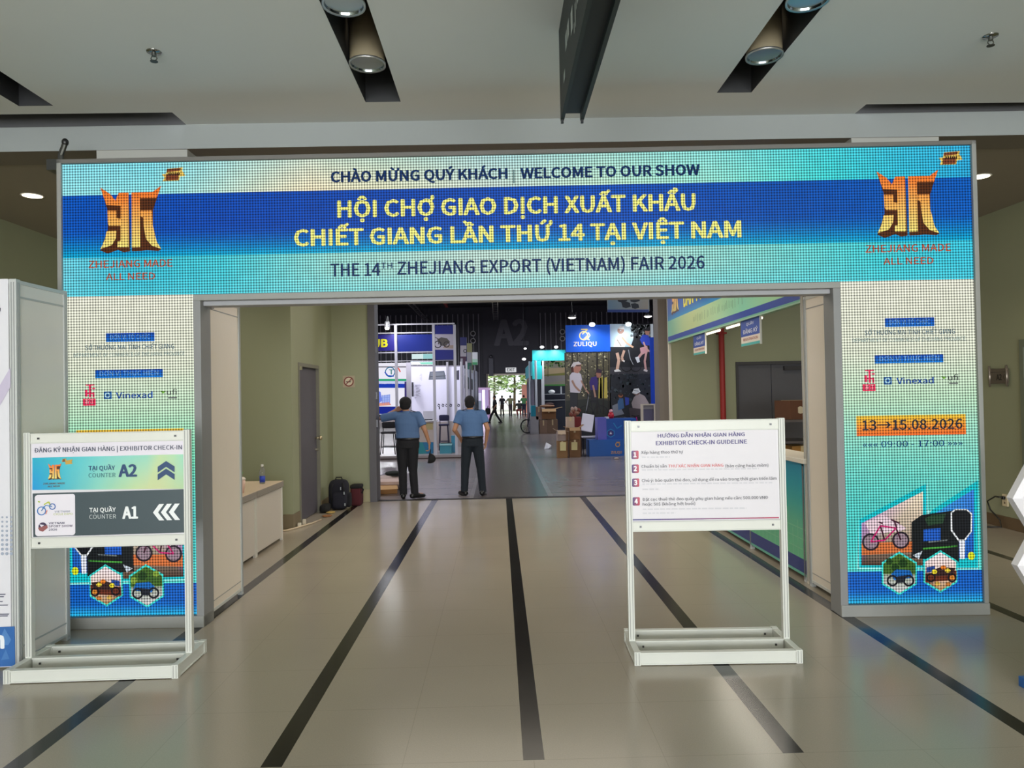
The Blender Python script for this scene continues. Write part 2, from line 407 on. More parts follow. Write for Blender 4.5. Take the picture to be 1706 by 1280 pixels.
b.box(-2.10, WC-.03, 0, -1.99, WC+.32, 3.62, PAINT, DGREY); b.box(2.60, WC-.03, 0, 2.77, WC+.32, 3.62, PAINT, (112, 104, 98))
b.box(-1.99, WC-.03, 3.5, 2.60, WC+.32, 3.62, PAINT, DGREY)
for z in (1.2, 1.65, 2.4): b.box(-1.995, WC+.02, z, -1.97, WC+.07, z+.12, METAL, (120, 120, 125))
struct(b.build('trim_3', origin=(0, WC, 0)))
b = MB(); b.box(XL, 9.585, 0, XS+.012, 9.62, .19, PAINT, (118, 104, 80)); b.box(XS, 9.60, 0, XS+.015, 9.93, .19, PAINT, (118, 104, 80))
b.box(XS, 11.1, 0, XS+.015, 11.96, .15, PAINT, (118, 104, 80)); struct(b.build('baseboard_left', bevel=.004))
b = MB(); b.box(XS+.01, WC-.015, 0, -2.10, WC, .2, PAINT, (168, 160, 128)); struct(b.build('baseboard_rear', bevel=.004))
b = MB(); b.box(XR-.018, 6.2, 0, XR, 11.9, .14, PAINT, (104, 84, 60)); struct(b.build('baseboard_right', bevel=.004))
# doors
d = thing('door_1', None, None, (XS, 10.5, 0)); struct(d)
b = MB(); b.box(XS-.07, 9.99, .012, XS-.03, 11.02, 2.12, PAINT, (88, 84, 92)); lf = b.build('leaf', d, bevel=.003)
b = MB(); G = (120, 118, 104)
b.box(XS-.1, 9.94, 0, XS+.012, 9.99, 2.17, PAINT, G); b.box(XS-.1, 11.02, 0, XS+.012, 11.07, 2.17, PAINT, G); b.box(XS-.1, 9.99, 2.12, XS+.012, 11.02, 2.17, PAINT, G)
b.build('door_frame', d)
b = MB(); b.tube([(XS-.03, 10.95, 1.10), (XS+.03, 10.95, 1.10)], .014, METAL, (190, 180, 150)); b.ell((XS+.045, 10.95, 1.10), (.03, .032, .032), METAL, (200, 185, 150)); b.build('door_knob', lf, smooth=True)
b = MB(); b.tube([(XS-.03, 10.95, .93), (XS+.006, 10.95, .93)], .02, METAL, (170, 165, 150)); b.build('door_lock', lf)
b = MB(); b.box(XS-.03, 9.995, 2.07, XS+.03, 10.06, 2.12, METAL, (190, 185, 150)); b.build('door_closer', d)
d = thing('door_2', None, None, (4.46, WC, 0)); struct(d)
for x0, x1 in ((3.90, 4.455), (4.465, 5.02)):
    b = MB(); b.box(x0, WC+.05, .01, x1, WC+.09, 2.10, PAINT, (86, 85, 90)); b.build('leaf', d, bevel=.003)
b = MB(); G = (58, 56, 58)
b.box(3.86, WC-.02, 0, 3.90, WC+.12, 2.15, PAINT, G); b.box(5.02, WC-.02, 0, 5.06, WC+.12, 2.15, PAINT, G); b.box(3.90, WC-.02, 2.10, 5.02, WC+.12, 2.15, PAINT, G)
b.build('door_frame', d)
b = MB(); b.box(4.66, WC-.01, 2.0, 4.98, WC+.05, 2.07, PAINT, (48, 46, 48)); b.build('door_closer', d)
d = thing('door_3', None, None, (XR, 7.7, 0)); struct(d)
b = MB(); b.box(XR-.02, 7.2, 0, XR-.004, 8.22, 2.12, PAINT, (92, 98, 82)); b.build('leaf', d)
b = MB(); b.box(XR-.035, 8.22, 0, XR-.002, 8.28, 2.2, PAINT, (110, 116, 98)); b.box(XR-.035, 7.14, 0, XR-.002, 7.2, 2.2, PAINT, (110, 116, 98)); b.box(XR-.035, 7.2, 2.12, XR-.002, 8.22, 2.2, PAINT, (110, 116, 98)); b.build('door_frame', d)

# hall shell
HY = 66.0
b = MB(); NAVY = (50, 50, 60)
b.face([(-22, HY, 0), (-1.02, HY, 0), (-1.02, HY, 9.6), (-22, HY, 9.6)], PAINT, NAVY)
b.face([(2.6, HY, 0), (26, HY, 0), (26, HY, 9.6), (2.6, HY, 9.6)], PAINT, NAVY)
b.face([(-1.02, HY, 3.55), (2.6, HY, 3.55), (2.6, HY, 9.6), (-1.02, HY, 9.6)], PAINT, NAVY)
b.box(-1.35, HY-.12, 3.62, 3.6, HY, 9.3, PAINT, (56, 55, 66))
x = -21.5
while x < 25.5:
    if not (-1.5 < x < 3.7): b.box(x-.03, HY-.14, .1, x+.03, HY, 9.0, PAINT, (150, 148, 160))
    x += .46
pa = Plane((0, HY-.125, 0), (1, 0, 0))
u0, v0 = pa.uv(823, 575); u1, v1 = pa.uv(881, 574); _, vt = pa.uv(850, 534)
b.text('A2', pa, u0, u1, v0, (vt-v0), .01, PAINT, (92, 92, 102), .045)
struct(b.build('wall_hall_far', origin=(0, HY, 0)))
wall('wall_hall_left', [(-22, 12.2, 0), (-22, HY, 0), (-22, HY, 9.6), (-22, 12.2, 9.6)], NAVY)
wall('wall_hall_right', [(26, HY, 0), (26, 12.2, 0), (26, 12.2, 9.6), (26, HY, 9.6)], NAVY)
b = MB()
b.face([(-22, WC+.28, 3.9), (26, WC+.28, 3.9), (26, WC+.28, 9.6), (-22, WC+.28, 9.6)], PAINT, NAVY)
b.face([(-22, WC+.28, 0), (XS-.2, WC+.28, 0), (XS-.2, WC+.28, 3.9), (-22, WC+.28, 3.9)], PAINT, NAVY)
b.face([(XR+.2, WC+.28, 0), (26, WC+.28, 0), (26, WC+.28, 3.9), (XR+.2, WC+.28, 3.9)], PAINT, NAVY)
struct(b.build('wall_hall_near', origin=(0, WC, 0)))
b = MB(); b.face([(-22, 12.2, 9.6), (-22, HY, 9.6), (26, HY, 9.6), (26, 12.2, 9.6)], PAINT, (28, 28, 34))
for y in range(18, 66, 6): b.box(-22, y, 9.2, 26, y+.2, 9.45, PAINT, (40, 38, 44))
b.box(-4.2, 40, 8.9, -4.0, 60, 9.1, PAINT, (130, 40, 40)); b.box(-9, 44, 8.7, 9, 44.2, 8.85, PAINT, (90, 34, 40))
struct(b.build('ceiling_hall', origin=(0, 12, 9.6)))
b = MB()
b.box(-1.10, HY-.1, 0, -.96, HY+.2, 3.62, PAINT, (150, 140, 130)); b.box(2.5, HY-.1, 0, 2.66, HY+.2, 3.62, PAINT, (150, 140, 130)); b.box(-.96, HY-.1, 3.48, 2.5, HY+.2, 3.62, PAINT, (225, 215, 200))
struct(b.build('trim_4', origin=(0, HY, 0)))
b = MB(); b.face([(-40, 66, -.02), (40, 66, -.02), (40, 130, -.02), (-40, 130, -.02)], PAINT, (190, 188, 178)); struct(b.build('ground', origin=(0, 66, 0)))

# ------------------------------------------------------------------ LED archway
ang = math.atan(-.0255); LO = Vector((.16, 5.49, 0)); LX = Vector((cos(ang), sin(ang), 0))
PLED = Plane(LO, LX)                        # screen plane; u = 0 at the middle
led = thing('led_archway', 'large grey-framed LED screen archway with lit welcome banner over the passage', 'LED archway', LO)
uL, uLi = PLED.uv(107, 600)[0], PLED.uv(327.5, 600)[0]
uRi, uR = PLED.uv(1410, 600)[0], PLED.uv(1626, 600)[0]
uLi = uL + .975; uRi = uR - .99
VB, VH, VT = .09, 2.475, 3.47
DU = (uR+uRi)/2 - (uL+uLi)/2
FR = (150, 150, 146)
def led_box(b, u0, v0, u1, v1, d0, d1, mat=PAINT, col=FR):
    """box between screen-plane u, v and depth d (positive = away from the viewer)"""
    R = Matrix((LX, Vector((-LX.y, LX.x, 0)), (0, 0, 1))).transposed()
    c = PLED.pt((u0+u1)/2, (v0+v1)/2, -(d0+d1)/2); b.obox(c, (u1-u0, d1-d0, v1-v0), R, mat, col)
b = MB()
e = .035
led_box(b, uL-e, 0, uLi+.06, VB-.004, -.03, .16); led_box(b, uRi-.06, 0, uR+e, VB-.004, -.03, .16)      # plinths
led_box(b, uL-e, 0, uL-.002, VT+.03, -.02, .16); led_box(b, uR+.002, 0, uR+e, VT+.03, -.02, .16)        # outer edges
led_box(b, uLi+.004, 0, uLi+.06, VH-.05, -.02, .16, PAINT, (138, 138, 138)); led_box(b, uRi-.06, 0, uRi-.004, VH-.05, -.02, .16, PAINT, (138, 138, 138))
led_box(b, uL-e, VT+.003, uR+e, VT+.035, -.02, .16, PAINT, (110, 108, 104))
led_box(b, uLi+.004, VH-.05, uRi-.004, VH-.004, -.02, .16); led_box(b, uLi+.06, VH-.085, uRi-.06, VH-.05, .03, .16, PAINT, (160, 160, 164))
led_box(b, uL, VB, uLi, VT, .03, .16, PAINT, (60, 60, 60)); led_box(b, uRi, VB, uR, VT, .03, .16, PAINT, (60, 60, 60)); led_box(b, uLi, VH, uRi, VT, .03, .16, PAINT, (60, 60, 60))
b.build('cabinet_frame', led, bevel=.004)
# banner
TOPC = [(0, (150, 226, 232)), (.1, (140, 222, 228)), (.2, (205, 226, 205)), (.27, (240, 226, 190)), (.36, (222, 224, 190)), (.48, (196, 216, 206)), (.6, (186, 224, 200)), (.72, (150, 228, 210)), (.84, (66, 214, 212)), (.93, (46, 186, 216)), (1, (40, 165, 214))]
MIDC = [(0, (8, 84, 184)), (.15, (10, 74, 176)), (.4, (12, 72, 172)), (.6, (10, 78, 180)), (.8, (8, 80, 172)), (1, (12, 92, 186))]
LOWC = [(0, (110, 206, 224)), (.08, (60, 190, 214)), (.18, (70, 200, 214)), (.3, (150, 214, 206)), (.45, (186, 216, 206)), (.62, (180, 214, 202)), (.78, (120, 210, 206)), (.9, (66, 205, 214)), (1, (60, 196, 222))]
VM1, VM0 = 3.235, 2.765                     # blue band
def hu(u): return (u-uL)/(uR-uL)
def ctop(u, v): return mix(ramp(TOPC, hu(u)), (90, 190, 225), .25*max(0, 1-(VT-v)/.24))
def cmid(u, v):
    c = ramp(MIDC, hu(u)); t = (v-VM0)/(VM1-VM0)
    return mix(c, (10, 172, 210), max(0, 1-t/.42)**1.3*.95)
def clow(u, v): return mix(ramp(LOWC, hu(u)), (90, 206, 220), .45*max(0, 1-(v-VH)/.16))
b = MB()
b.grid(PLED, uL, VM1, uR, VT, 40, 3, 0, LED, ctop); b.grid(PLED, uL, VM0, uR, VM1, 24, 8, 0, LED, cmid); b.grid(PLED, uL, VH, uR, VM0, 40, 4, 0, LED, clow)
def tline(s, x0, y0, x1, y1, cap, col, bold, off=.004, bb=None, pl=PLED, mat=LED, mb=None):
    a = pl.uv(x0, y0); c = pl.uv(x1, y1); k = pl.uv(x0, y0-cap)
    (mb or b).text(s, pl, a[0], c[0], (a[1]+c[1])/2, k[1]-a[1], off, mat, col, bold)
NAV = (8, 44, 92); YEL = (240, 238, 130)
tline('CHÀO MỪNG QUÝ KHÁCH', 551, 302.5, 846, 299, 17, NAV, .045)
tline('|', 855, 300, 857, 300, 15, (90, 120, 120), 0); tline('WELCOME TO OUR SHOW', 867, 297.5, 1166, 291.5, 17, NAV, .045)
tline('HỘI CHỢ GIAO DỊCH XUẤT KHẨU', 562, 361.5, 1159, 350.5, 26.5, YEL, .042)
tline('CHIẾT GIANG LẦN THỨ 14 TẠI VIỆT NAM', 490, 409.5, 1235, 395.5, 26.5, YEL, .042)
tline('THE 14', 551, 461, 634, 459.5, 21, NAV, .022); tline('TH', 635, 448, 654, 447.5, 10, NAV, .01)
tline('ZHEJIANG EXPORT (VIETNAM) FAIR 2026', 662, 458, 1174, 447.5, 21, NAV, .022)
DKB = (84, 44, 22); OR0, OR1 = (240, 112, 40), (238, 218, 120)
def emblem(mb, T, pl, off, mat, k=1.0):
    """festival emblem: two angular gilded characters with dark shaded sides and a small ribbon"""
    def P(pts, col=None, o=0):
        uv = [T(x, y) for x, y in pts]
        if col: mb.poly(pl, uv, off+o, mat, col)
        else: mb.poly(pl, uv, off+o, mat, None, None); mb.c[-1] = [mix(OR0, OR1, min(1, max(0, (y-270)/330))) for _, y in pts]
    P([(597, 262), (655, 300), (685, 335), (705, 292), (764, 290), (772, 636), (735, 642), (700, 628), (640, 650), (597, 632), (640, 505), (636, 385)], DKB)
    P([(597, 260), (655, 298), (685, 335), (705, 290), (762, 288), (764, 612), (698, 612), (699, 578), (716, 574), (716, 366), (632, 362)], None, .001)
    P([(637, 396), (692, 396), (692, 440), (716, 444), (716, 486), (648, 486), (640, 470)], None, .001)
    P([(634, 518), (692, 514), (688, 560), (664, 600), (597, 622), (622, 570)], None, .001)
    P([(780, 290), (905, 287), (955, 250), (928, 330), (908, 392), (908, 500), (932, 590), (957, 624), (940, 634), (872, 630), (838, 634), (782, 636)], DKB)
    P([(780, 288), (905, 285), (957, 248), (930, 320), (830, 322), (832, 612), (782, 614)], None, .001)
    P([(832, 395), (902, 393), (906, 480), (930, 580), (957, 622), (902, 604), (866, 562), (852, 480), (850, 436), (834, 430)], None, .001)
    P([(960, 180), (985, 178), (990, 148), (1085, 140), (1080, 158), (1100, 190), (1068, 194), (1062, 218), (965, 222), (975, 200)], (226, 190, 90), .001)
    P([(990, 150), (1072, 143), (1068, 160), (988, 168)], (120, 64, 40), .002); P([(985, 180), (1060, 176), (1058, 214), (982, 218)], (120, 64, 40), .002)
    for i in range(6): P([(1000+i*12, 172), (1007+i*12, 171), (1007+i*12, 186), (1000+i*12, 187)], (40, 24, 20), .003)
def TL(x, y): return PLED.uv(x/3.554, 240+y/3.554)
for du in (0, DU-.005):
    emblem(b, lambda x, y, du=du: (TL(x, y)[0]+du, TL(x, y)[1]), PLED, .004, LED)
    for s, x0, x1, y, c in (('ZHEJIANG MADE', 148, 288, 447, 12), ('ALL NEED', 177, 259, 467, 11)):
        a = PLED.uv(x0, y); q = PLED.uv(x1, y-2); k = PLED.uv(x0, y-c)
        b.text(s, PLED, a[0]+du, q[0]+du, a[1], k[1]-a[1], .004, LED, (186, 84, 56), .02)
b.build('header_screen', led)
# the two pillars
SIDE0 = [(0, (8, 60, 160)), (1, (226, 226, 200))]
VBLUE = .325
def pill(side):
    b = MB(); u0, u1 = (uL, uLi) if side < 0 else (uRi, uR)
    du = -DU if side < 0 else 0
    mid = (uRi+uR)/2
    stops = [(VBLUE, (96, 218, 208)), (.55, (70, 200, 196)), (.9, (96, 206, 196)), (1.25, (140, 216, 196) if side > 0 else (124, 220, 180)), (1.6, (186, 222, 190)), (1.95, (220, 226, 204)), (VH, (228, 228, 210))]
    def cf(u, v):
        c = ramp(stops, v); return mix(c, (70, 206, 202), .35*max(0, 1-(v-VBLUE)/1.2)*(1-(u-u0)/(u1-u0) if side > 0 else (u-u0)/(u1-u0)))
    def cb(u, v): return mix((24, 96, 190), (44, 178, 224), max(0, 1-(v-VB)/.09))
    b.grid(PLED, u0, VBLUE, u1, VH, 6, 24, 0, LED, cf); b.grid(PLED, u0, VB, u1, VBLUE, 3, 6, 0, LED, cb)
    def T(px, py): u, v = PLED.uv(px, py); return u+du, v
    def M(px, py):
        u, v = PLED.uv(px, py); return (u, v) if side > 0 else ((uL+uLi)/2 - (u-mid), v)
    def tx(s, x0, x1, y, cap, col, bold=.0, f=T, off=.006):
        a = T(x0, y); c = T(x1, y-(x1-x0)*.016); k = T(x0, y-cap); b.text(s, PLED, a[0], c[0], a[1], k[1]-a[1], off, LED, col, bold)
    def bar(x0, y0, x1, y1, c0, c1):
        p = T(x0, y1); q = T(x1, y0); n = 4
        b.grid(PLED, p[0], p[1], q[0], q[1], 1, n, .003, LED, lambda u, v: mix(c1, c0, (v-p[1])/(q[1]-p[1])))
    bar(1474, 529, 1556, 545, (16, 70, 170), (20, 110, 200)); tx('ĐƠN VỊ TỔ CHỨC', 1481, 1549, 541, 7.5, (120, 170, 214))
    tx('SỞ THƯƠNG MẠI TỈNH CHIẾT GIANG', 1440, 1590, 559, 8, (40, 84, 110), .01); tx('DEPARTMENT OF COMMERCE OF ZHEJIANG PROVINCE', 1420, 1608, 571, 6.5, (90, 128, 136))
    bar(1457, 590, 1571, 606, (16, 70, 170), (20, 120, 205)); tx('ĐƠN VỊ THỰC HIỆN', 1464, 1564, 602, 7.5, (120, 170, 214))
    p = T(1437, 652); q = T(1458, 640); b.rect(PLED, p[0], p[1], q[0], q[1], .003, LED, (224, 40, 84)); tx('浙江', 1440, 1456, 649, 7, (240, 200, 200))
    for (x0, y0, x1, y1) in ((1441, 616, 1456, 618.5), (1447, 616, 1450, 638), (1440, 625, 1444, 637), (1452, 622, 1457, 624.5), (1453, 629, 1456, 638), (1443, 630, 1453, 632.5)):
        p = T(x0, y1); q = T(x1, y0); b.rect(PLED, p[0], p[1], q[0], q[1], .003, LED, (228, 50, 96))
    p = T(1472, 641); q = T(1485, 628); b.rect(PLED, p[0], p[1], q[0], q[1], .003, LED, (30, 90, 160))
    c = T(1478.5, 634.5); b.ring(PLED, c[0], c[1], .012, .009, .005, LED, (170, 210, 220)); tx('Vinexad', 1493, 1555, 640, 10, (14, 70, 160), .03)
    tx('ufi', 1579, 1596, 634, 9, (60, 64, 66), .01); p = T(1581, 640); q = T(1596, 637.5); b.rect(PLED, p[0], p[1], q[0], q[1], .003, LED, (100, 104, 104))
    b.poly(PLED, [T(1567, 627), T(1577, 628), T(1572, 632)], .003, LED, (110, 170, 60))
    bar(1427, 690, 1608, 727, (238, 196, 60), (240, 104, 44)); tx('13→15.08.2026', 1436, 1603, 717, 16, (36, 46, 60), .02)
    tx('««« 09:00 - 17:00 »»»', 1437, 1603, 746, 10.5, (14, 62, 120), .012)
    # picture cluster
    def PO(pts, col, off=.003, cols=None):
        uv = [M(x, y) for x, y in pts]; b.poly(PLED, uv, off, LED, col)
        if cols: b.c[-1] = cols
    CY = (24, 190, 200)
    PO([(1428, 948), (1431, 866), (1545, 806), (1545, 850), (1552, 850), (1629, 800), (1631, 949)], (150, 226, 222), .002)
    PO([(1431, 946), (1431, 866), (1543, 806), (1543, 946)], CY, .003)
    PO([(1435, 942), (1435, 872), (1537, 819), (1537, 942)], None, .004, [(74, 54, 46), (186, 148, 196), (240, 222, 196), (90, 60, 44)])
    PO([(1435, 925), (1435, 905), (1519, 902), (1519, 920)], (206, 112, 62), .005)
    PO([(1440, 871), (1470, 858), (1510, 880), (1500, 885), (1450, 890)], (226, 200, 210), .005)
    for cx, cy in ((1450, 903), (1500, 900)):
        c = M(cx, cy); b.ring(PLED, c[0], c[1], .05, .014, .006, LED, (44, 36, 46)); b.disc(PLED, c[0], c[1], .05, .05, .0055, LED, (150, 128, 140))
    for seg in ([(1450, 903), (1466, 876), (1492, 880), (1473, 900), (1450, 903)], [(1466, 876), (1473, 900)], [(1492, 880), (1500, 900)], [(1463, 870), (1470, 872)], [(1490, 870), (1493, 880)], [(1484, 866), (1498, 872)]):
        b.line(PLED, [M(*p) for p in seg], .012, .007, LED, (196, 40, 110) if len(seg) > 2 else (70, 30, 50))
    PO([(1552, 850), (1629, 800), (1629, 946), (1518, 946), (1518, 900)], CY, .0035)
    PO([(1556, 856), (1622, 815), (1622, 930), (1556, 930)], None, .004, [(60, 150, 214), (60, 130, 220), (26, 80, 176), (26, 80, 170)])
    PO([(1518, 870), (1535, 858), (1585, 851), (1597, 858), (1597, 936), (1518, 930)], (30, 34, 36), .005)
    PO([(1538, 882), (1566, 880), (1566, 900), (1538, 902)], (36, 92, 190), .006); PO([(1537, 913), (1594, 908.5), (1594, 911), (1537, 916)], (70, 150, 60), .006)
    PO([(1546, 902), (1578, 899), (1578, 901), (1546, 904)], (120, 130, 130), .006); PO([(1520, 925), (1536, 918), (1530, 932)], (190, 200, 210), .006)
    PO([(1540, 864), (1552, 858), (1575, 856), (1570, 872), (1545, 876)], (44, 70, 50), .0055)
    PO([(1583, 854), (1590, 848), (1610, 848), (1619, 856), (1618, 886), (1606, 902), (1596, 902), (1583, 884)], (226, 230, 232), .007)
    PO([(1585, 855), (1591, 850), (1609, 850), (1616.5, 857), (1616, 885), (1605, 899), (1597, 899), (1585.5, 883)], (30, 32, 36), .008)
    PO([(1597, 902), (1607, 902), (1606, 931), (1598, 931)], (222, 226, 236), .008)
    c = M(1617, 926); b.disc(PLED, c[0], c[1], .026, .03, .009, LED, (214, 220, 40))
    for k, (cx, cy, R) in enumerate(((1497, 955, 33), (1565.5, 952, 32))):
        def hx(r): return [(cx+r*.92*sin(pi/3*i), cy-r*cos(pi/3*i)) for i in range(6)]
        PO(hx(R+3.5), (60, 214, 206), .010)
        if k == 0:
            PO(hx(R), None, .011, [(92, 132, 60), (84, 128, 50), (178, 176, 178), (206, 204, 206), (190, 190, 190), (104, 130, 60)])
            PO([(1470, 940), (1497, 924), (1524, 940), (1524, 956), (1470, 956)], (70, 104, 44), .012)
            for x, y, r in ((1480, 935, 6), (1503, 938, 8), (1518, 945, 6), (1490, 945, 7)): PO([(x+r*cos(a), y+r*sin(a)) for a in (0, 1, 2, 3, 4, 5)], random.choice([(40, 70, 34), (130, 160, 60), (60, 96, 44)]), .013)
            PO([(1483, 956), (1492, 948), (1515, 950), (1520, 962), (1488, 966)], (30, 100, 176), .014)
            for x in (1485, 1512): c = M(x, 967); b.ring(PLED, c[0], c[1], .028, .014, .015, LED, (34, 34, 40))
            PO([(1492, 960), (1508, 958), (1506, 970), (1494, 971)], (40, 44, 54), .015)
        else:
            PO(hx(R), None, .011, [(236, 222, 226), (236, 214, 206), (190, 150, 110), (180, 140, 90), (120, 70, 50), (236, 214, 214)])
            PO([(1540, 955), (1592, 950), (1592, 966), (1540, 970)], (104, 50, 36), .012); PO([(1542, 945), (1556, 942), (1556, 952), (1542, 954)], (40, 70, 140), .013)
            PO([(1552, 950), (1566, 944), (1590, 946), (1586, 958), (1556, 960)], (60, 40, 40), .013)
            for x, y, col in ((1555, 952, (230, 210, 50)), (1577, 950, (226, 200, 60)), (1570, 945, (220, 120, 40)), (1585, 962, (206, 130, 50)), (1560, 972, (210, 170, 80)), (1578, 973, (190, 120, 60))):
                PO([(x+5*cos(a), y+4*sin(a)) for a in (0, 1, 2, 3, 4, 5)], col, .014)
            for x in (1549, 1584): c = M(x, 962); b.ring(PLED, c[0], c[1], .022, .012, .015, LED, (30, 28, 34))
    b.build('pillar_screen', led)
pill(-1); pill(1)

# ------------------------------------------------------------------ notice stands of white shell-scheme profile
AL = (214, 215, 208)
def stand(cx, cy, ang, H, board_rows, name, label, art):
    """frame of square posts on an open ladder foot; art(mb, plane) draws the printed sheet"""
    X = Vector((cos(ang), sin(ang), 0)); Yd = Vector((-sin(ang), cos(ang), 0)); R = Matrix((X, Yd, (0, 0, 1))).transposed()
    o = Vector((cx, cy, 0)); t = thing(name, label, 'notice stand', o + Yd*.23)
    W = 1.03; h = W/2
    def bx(b, u0, d0, z0, u1, d1, z1, col=AL): b.obox(o + X*((u0+u1)/2) + Yd*((d0+d1)/2) + Vector((0, 0, (z0+z1)/2)), (u1-u0, d1-d0, z1-z0), R, PLASTIC, col)
    for d0 in (0.0, .215, .43):
        b = MB(); bx(b, -h+.04, d0+.006, .004, h-.04, d0+.034, .078)
        bx(b, -h+.04, d0, .004, h-.04, d0+.04, .012); bx(b, -h+.04, d0, .070, h-.04, d0+.04, .080); b.build('base_rail', t, bevel=.002)
    for sgn in (-1, 1):
        b = MB(); u = sgn*(h-.02); bx(b, u-.014, .04, .004, u+.014, .43, .078); bx(b, u-.02, .04, .070, u+.02, .43, .080); bx(b, u-.02, .04, .004, u+.02, .43, .012); b.build('side_rail', t, bevel=.002)
        for d0 in (0, .43):
            b = MB(); bx(b, u-.02, d0, 0, u+.02, d0+.04, .084)
            for g in (-.009, .009): bx(b, u+g-.002, d0-.002, .004, u+g+.002, d0+.002, .08, (150, 150, 146))
            b.build('foot', t, bevel=.003)
        b = MB(); bx(b, u-.02, .215, .08, u+.02, .255, H)
        for g in (-.009, .009): bx(b, u+g-.0025, .2125, .09, u+g+.0025, .216, H-.004, (168, 168, 164))
        b.build('post', t, bevel=.003)
    z0, z1, z2, z3 = board_rows               # lower beam bottom/top, upper beam bottom/top
    for a, c in ((z0, z1), (z2, z3)):
        b = MB(); bx(b, -h+.04, .222, a, h-.04, .248, c, (220, 220, 212)); bx(b, -h+.04, .218, a, h-.04, .252, a+.008); bx(b, -h+.04, .218, c-.008, h-.04, .252, c); b.build('cross_beam', t, bevel=.002)
    pl = Plane(o + Yd*.226, X)
    b = MB(); bx(b, -h+.04, .228, z1, h-.04, .244, z2, (226, 222, 226)); art(b, pl); b.build('printed_board', t)
    for u in (-h+.09, h-.09):
        for d, z in ((.219, (z0+z1)/2), (.219, (z2+z3)/2), (.215, .045), (.43, .045)):
            b = MB(); b.obox(o + X*u + Yd*d + Vector((0, 0, z)), (.012, .006, .012), R, METAL, (90, 90, 92)); b.build('screw', t)
    return t
def plane_of(cx, cy, ang): return Plane(Vector((cx, cy, 0)) + Vector((-sin(ang), cos(ang), 0))*.226, (cos(ang), sin(ang), 0))
def art_a(b, pl):
    def T(x, y): return pl.uv(x/4.265, 700+y/4.265)
    def PO(pts, col, off=.003, cols=None, mat=PRINT):
        b.poly(pl, [T(*p) for p in pts], off, mat, col)
        if cols: b.c[-1] = cols
    def tx(s, x0, y0, x1, y1, cap, col, bold, off=.006):
        p = T(x0, y0); q = T(x1, y1); k = T(x0, y0-cap); b.text(s, pl, p[0], q[0], (p[1]+q[1])/2, k[1]-p[1], off, PRINT, col, bold)
    PO([(232, 150), (1318, 128), (1318, 252), (232, 272)], (226, 220, 230), .002)
    tx('ĐĂNG KÝ NHẬN GIAN HÀNG | EXHIBITOR CHECK-IN', 248, 231, 1295, 208, 31, (62, 68, 92), .012)
    n = 12; st = [(0, (30, 170, 200)), (.2, (70, 190, 204)), (.5, (130, 208, 200)), (.75, (150, 212, 190)), (.85, (196, 216, 160)), (1, (150, 214, 190))]
    sb = [(0, (24, 150, 214)), (.12, (50, 172, 206)), (.4, (130, 204, 190)), (.65, (190, 214, 160)), (.8, (206, 210, 156)), (1, (176, 206, 160))]
    for i in range(n):
        a, c = i/n, (i+1)/n; xa, xc = 232+1088*a, 232+1088*c
        PO([(xa, 497-8*a), (xc, 497-8*c), (xc, 268-25*c), (xa, 268-25*a)], None, .003, [ramp(sb, a), ramp(sb, c), ramp(st, c), ramp(st, a)])
    PO([(234, 522), (1320, 491), (1322, 799), (238, 831)], (62, 76, 82), .003)
    TE = lambda x, y: T(345+(x-597)*.264, 310+(y-262)*.30)
    emblem(b, TE, pl, .005, PRINT)
    PO([(466, 290), (520, 278), (512, 300), (520, 310), (470, 316)], (200, 160, 70), .006)
    tx('ZHEJIANG MADE', 310, 458, 466, 455, 12, (110, 80, 60), .02); tx('ALL NEED', 342, 478, 430, 476, 12, (110, 80, 60), .02)
    D = (34, 66, 110)
    tx('TẠI QUẦY', 632, 357, 820, 354, 30, D, .02); tx('COUNTER', 632, 408, 824, 404, 30, (60, 110, 124), 0); tx('A2', 845, 402, 977, 398, 82, D, .045)
    for dy in (0, 54): PO([(1123, 332+dy), (1183, 291+dy), (1243, 330+dy), (1243, 371+dy), (1183, 332+dy), (1123, 374+dy)], D, .006)
    Wt = (236, 238, 238)
    tx('TẠI QUẦY', 638, 655, 826, 650, 30, Wt, .02); tx('COUNTER', 638, 703, 828, 698, 30, (200, 206, 206), 0); tx('A1', 872, 700, 984, 696, 82, Wt, .045)
    for dx in (0, 56, 112):
        dy = -dx*.03; PO([(1090+dx, 657+dy), (1133+dx, 597+dy), (1168+dx, 596+dy), (1126+dx, 656+dy), (1170+dx, 712+dy), (1134+dx, 713+dy)], Wt, .006)
    PO([(250, 550), (256, 538), (270, 532), (520, 524), (530, 528), (536, 538), (538, 800), (532, 812), (520, 817), (272, 825), (260, 820), (254, 810)], (232, 226, 234), .005)
    for (x, y, r, c) in ((300, 645, .022, (60, 120, 190)), (377, 614, .0145, (70, 110, 180))):
        p = T(x, y); b.ring(pl, p[0], p[1], r, .006, .008, PRINT, c)
    def L(pts, w, c): b.line(pl, [T(*p) for p in pts], w, .009, PRINT, c)
    L([(300, 645), (330, 605), (377, 614)], .005, (60, 130, 190)); L([(318, 600), (352, 580), (360, 600)], .007, (190, 200, 60)); L([(275, 578), (290, 582)], .008, (170, 190, 60)); L([(300, 645), (318, 612)], .004, (60, 130, 190)); L([(330, 668), (340, 640)], .005, (226, 130, 100))
    tx('VIETNAM', 392, 657, 500, 654, 13, (120, 130, 150), .015); tx('CYCLE EXPO', 384, 676, 520, 672, 13, (176, 186, 90), .015)
    p = T(308, 756); b.disc(pl, p[0], p[1], .026, .026, .007, PRINT, (64, 50, 80)); PO([(275, 765), (340, 745), (345, 765), (310, 792), (285, 785)], (150, 90, 90), .008); PO([(285, 740), (320, 745), (300, 760)], (226, 220, 230), .009)
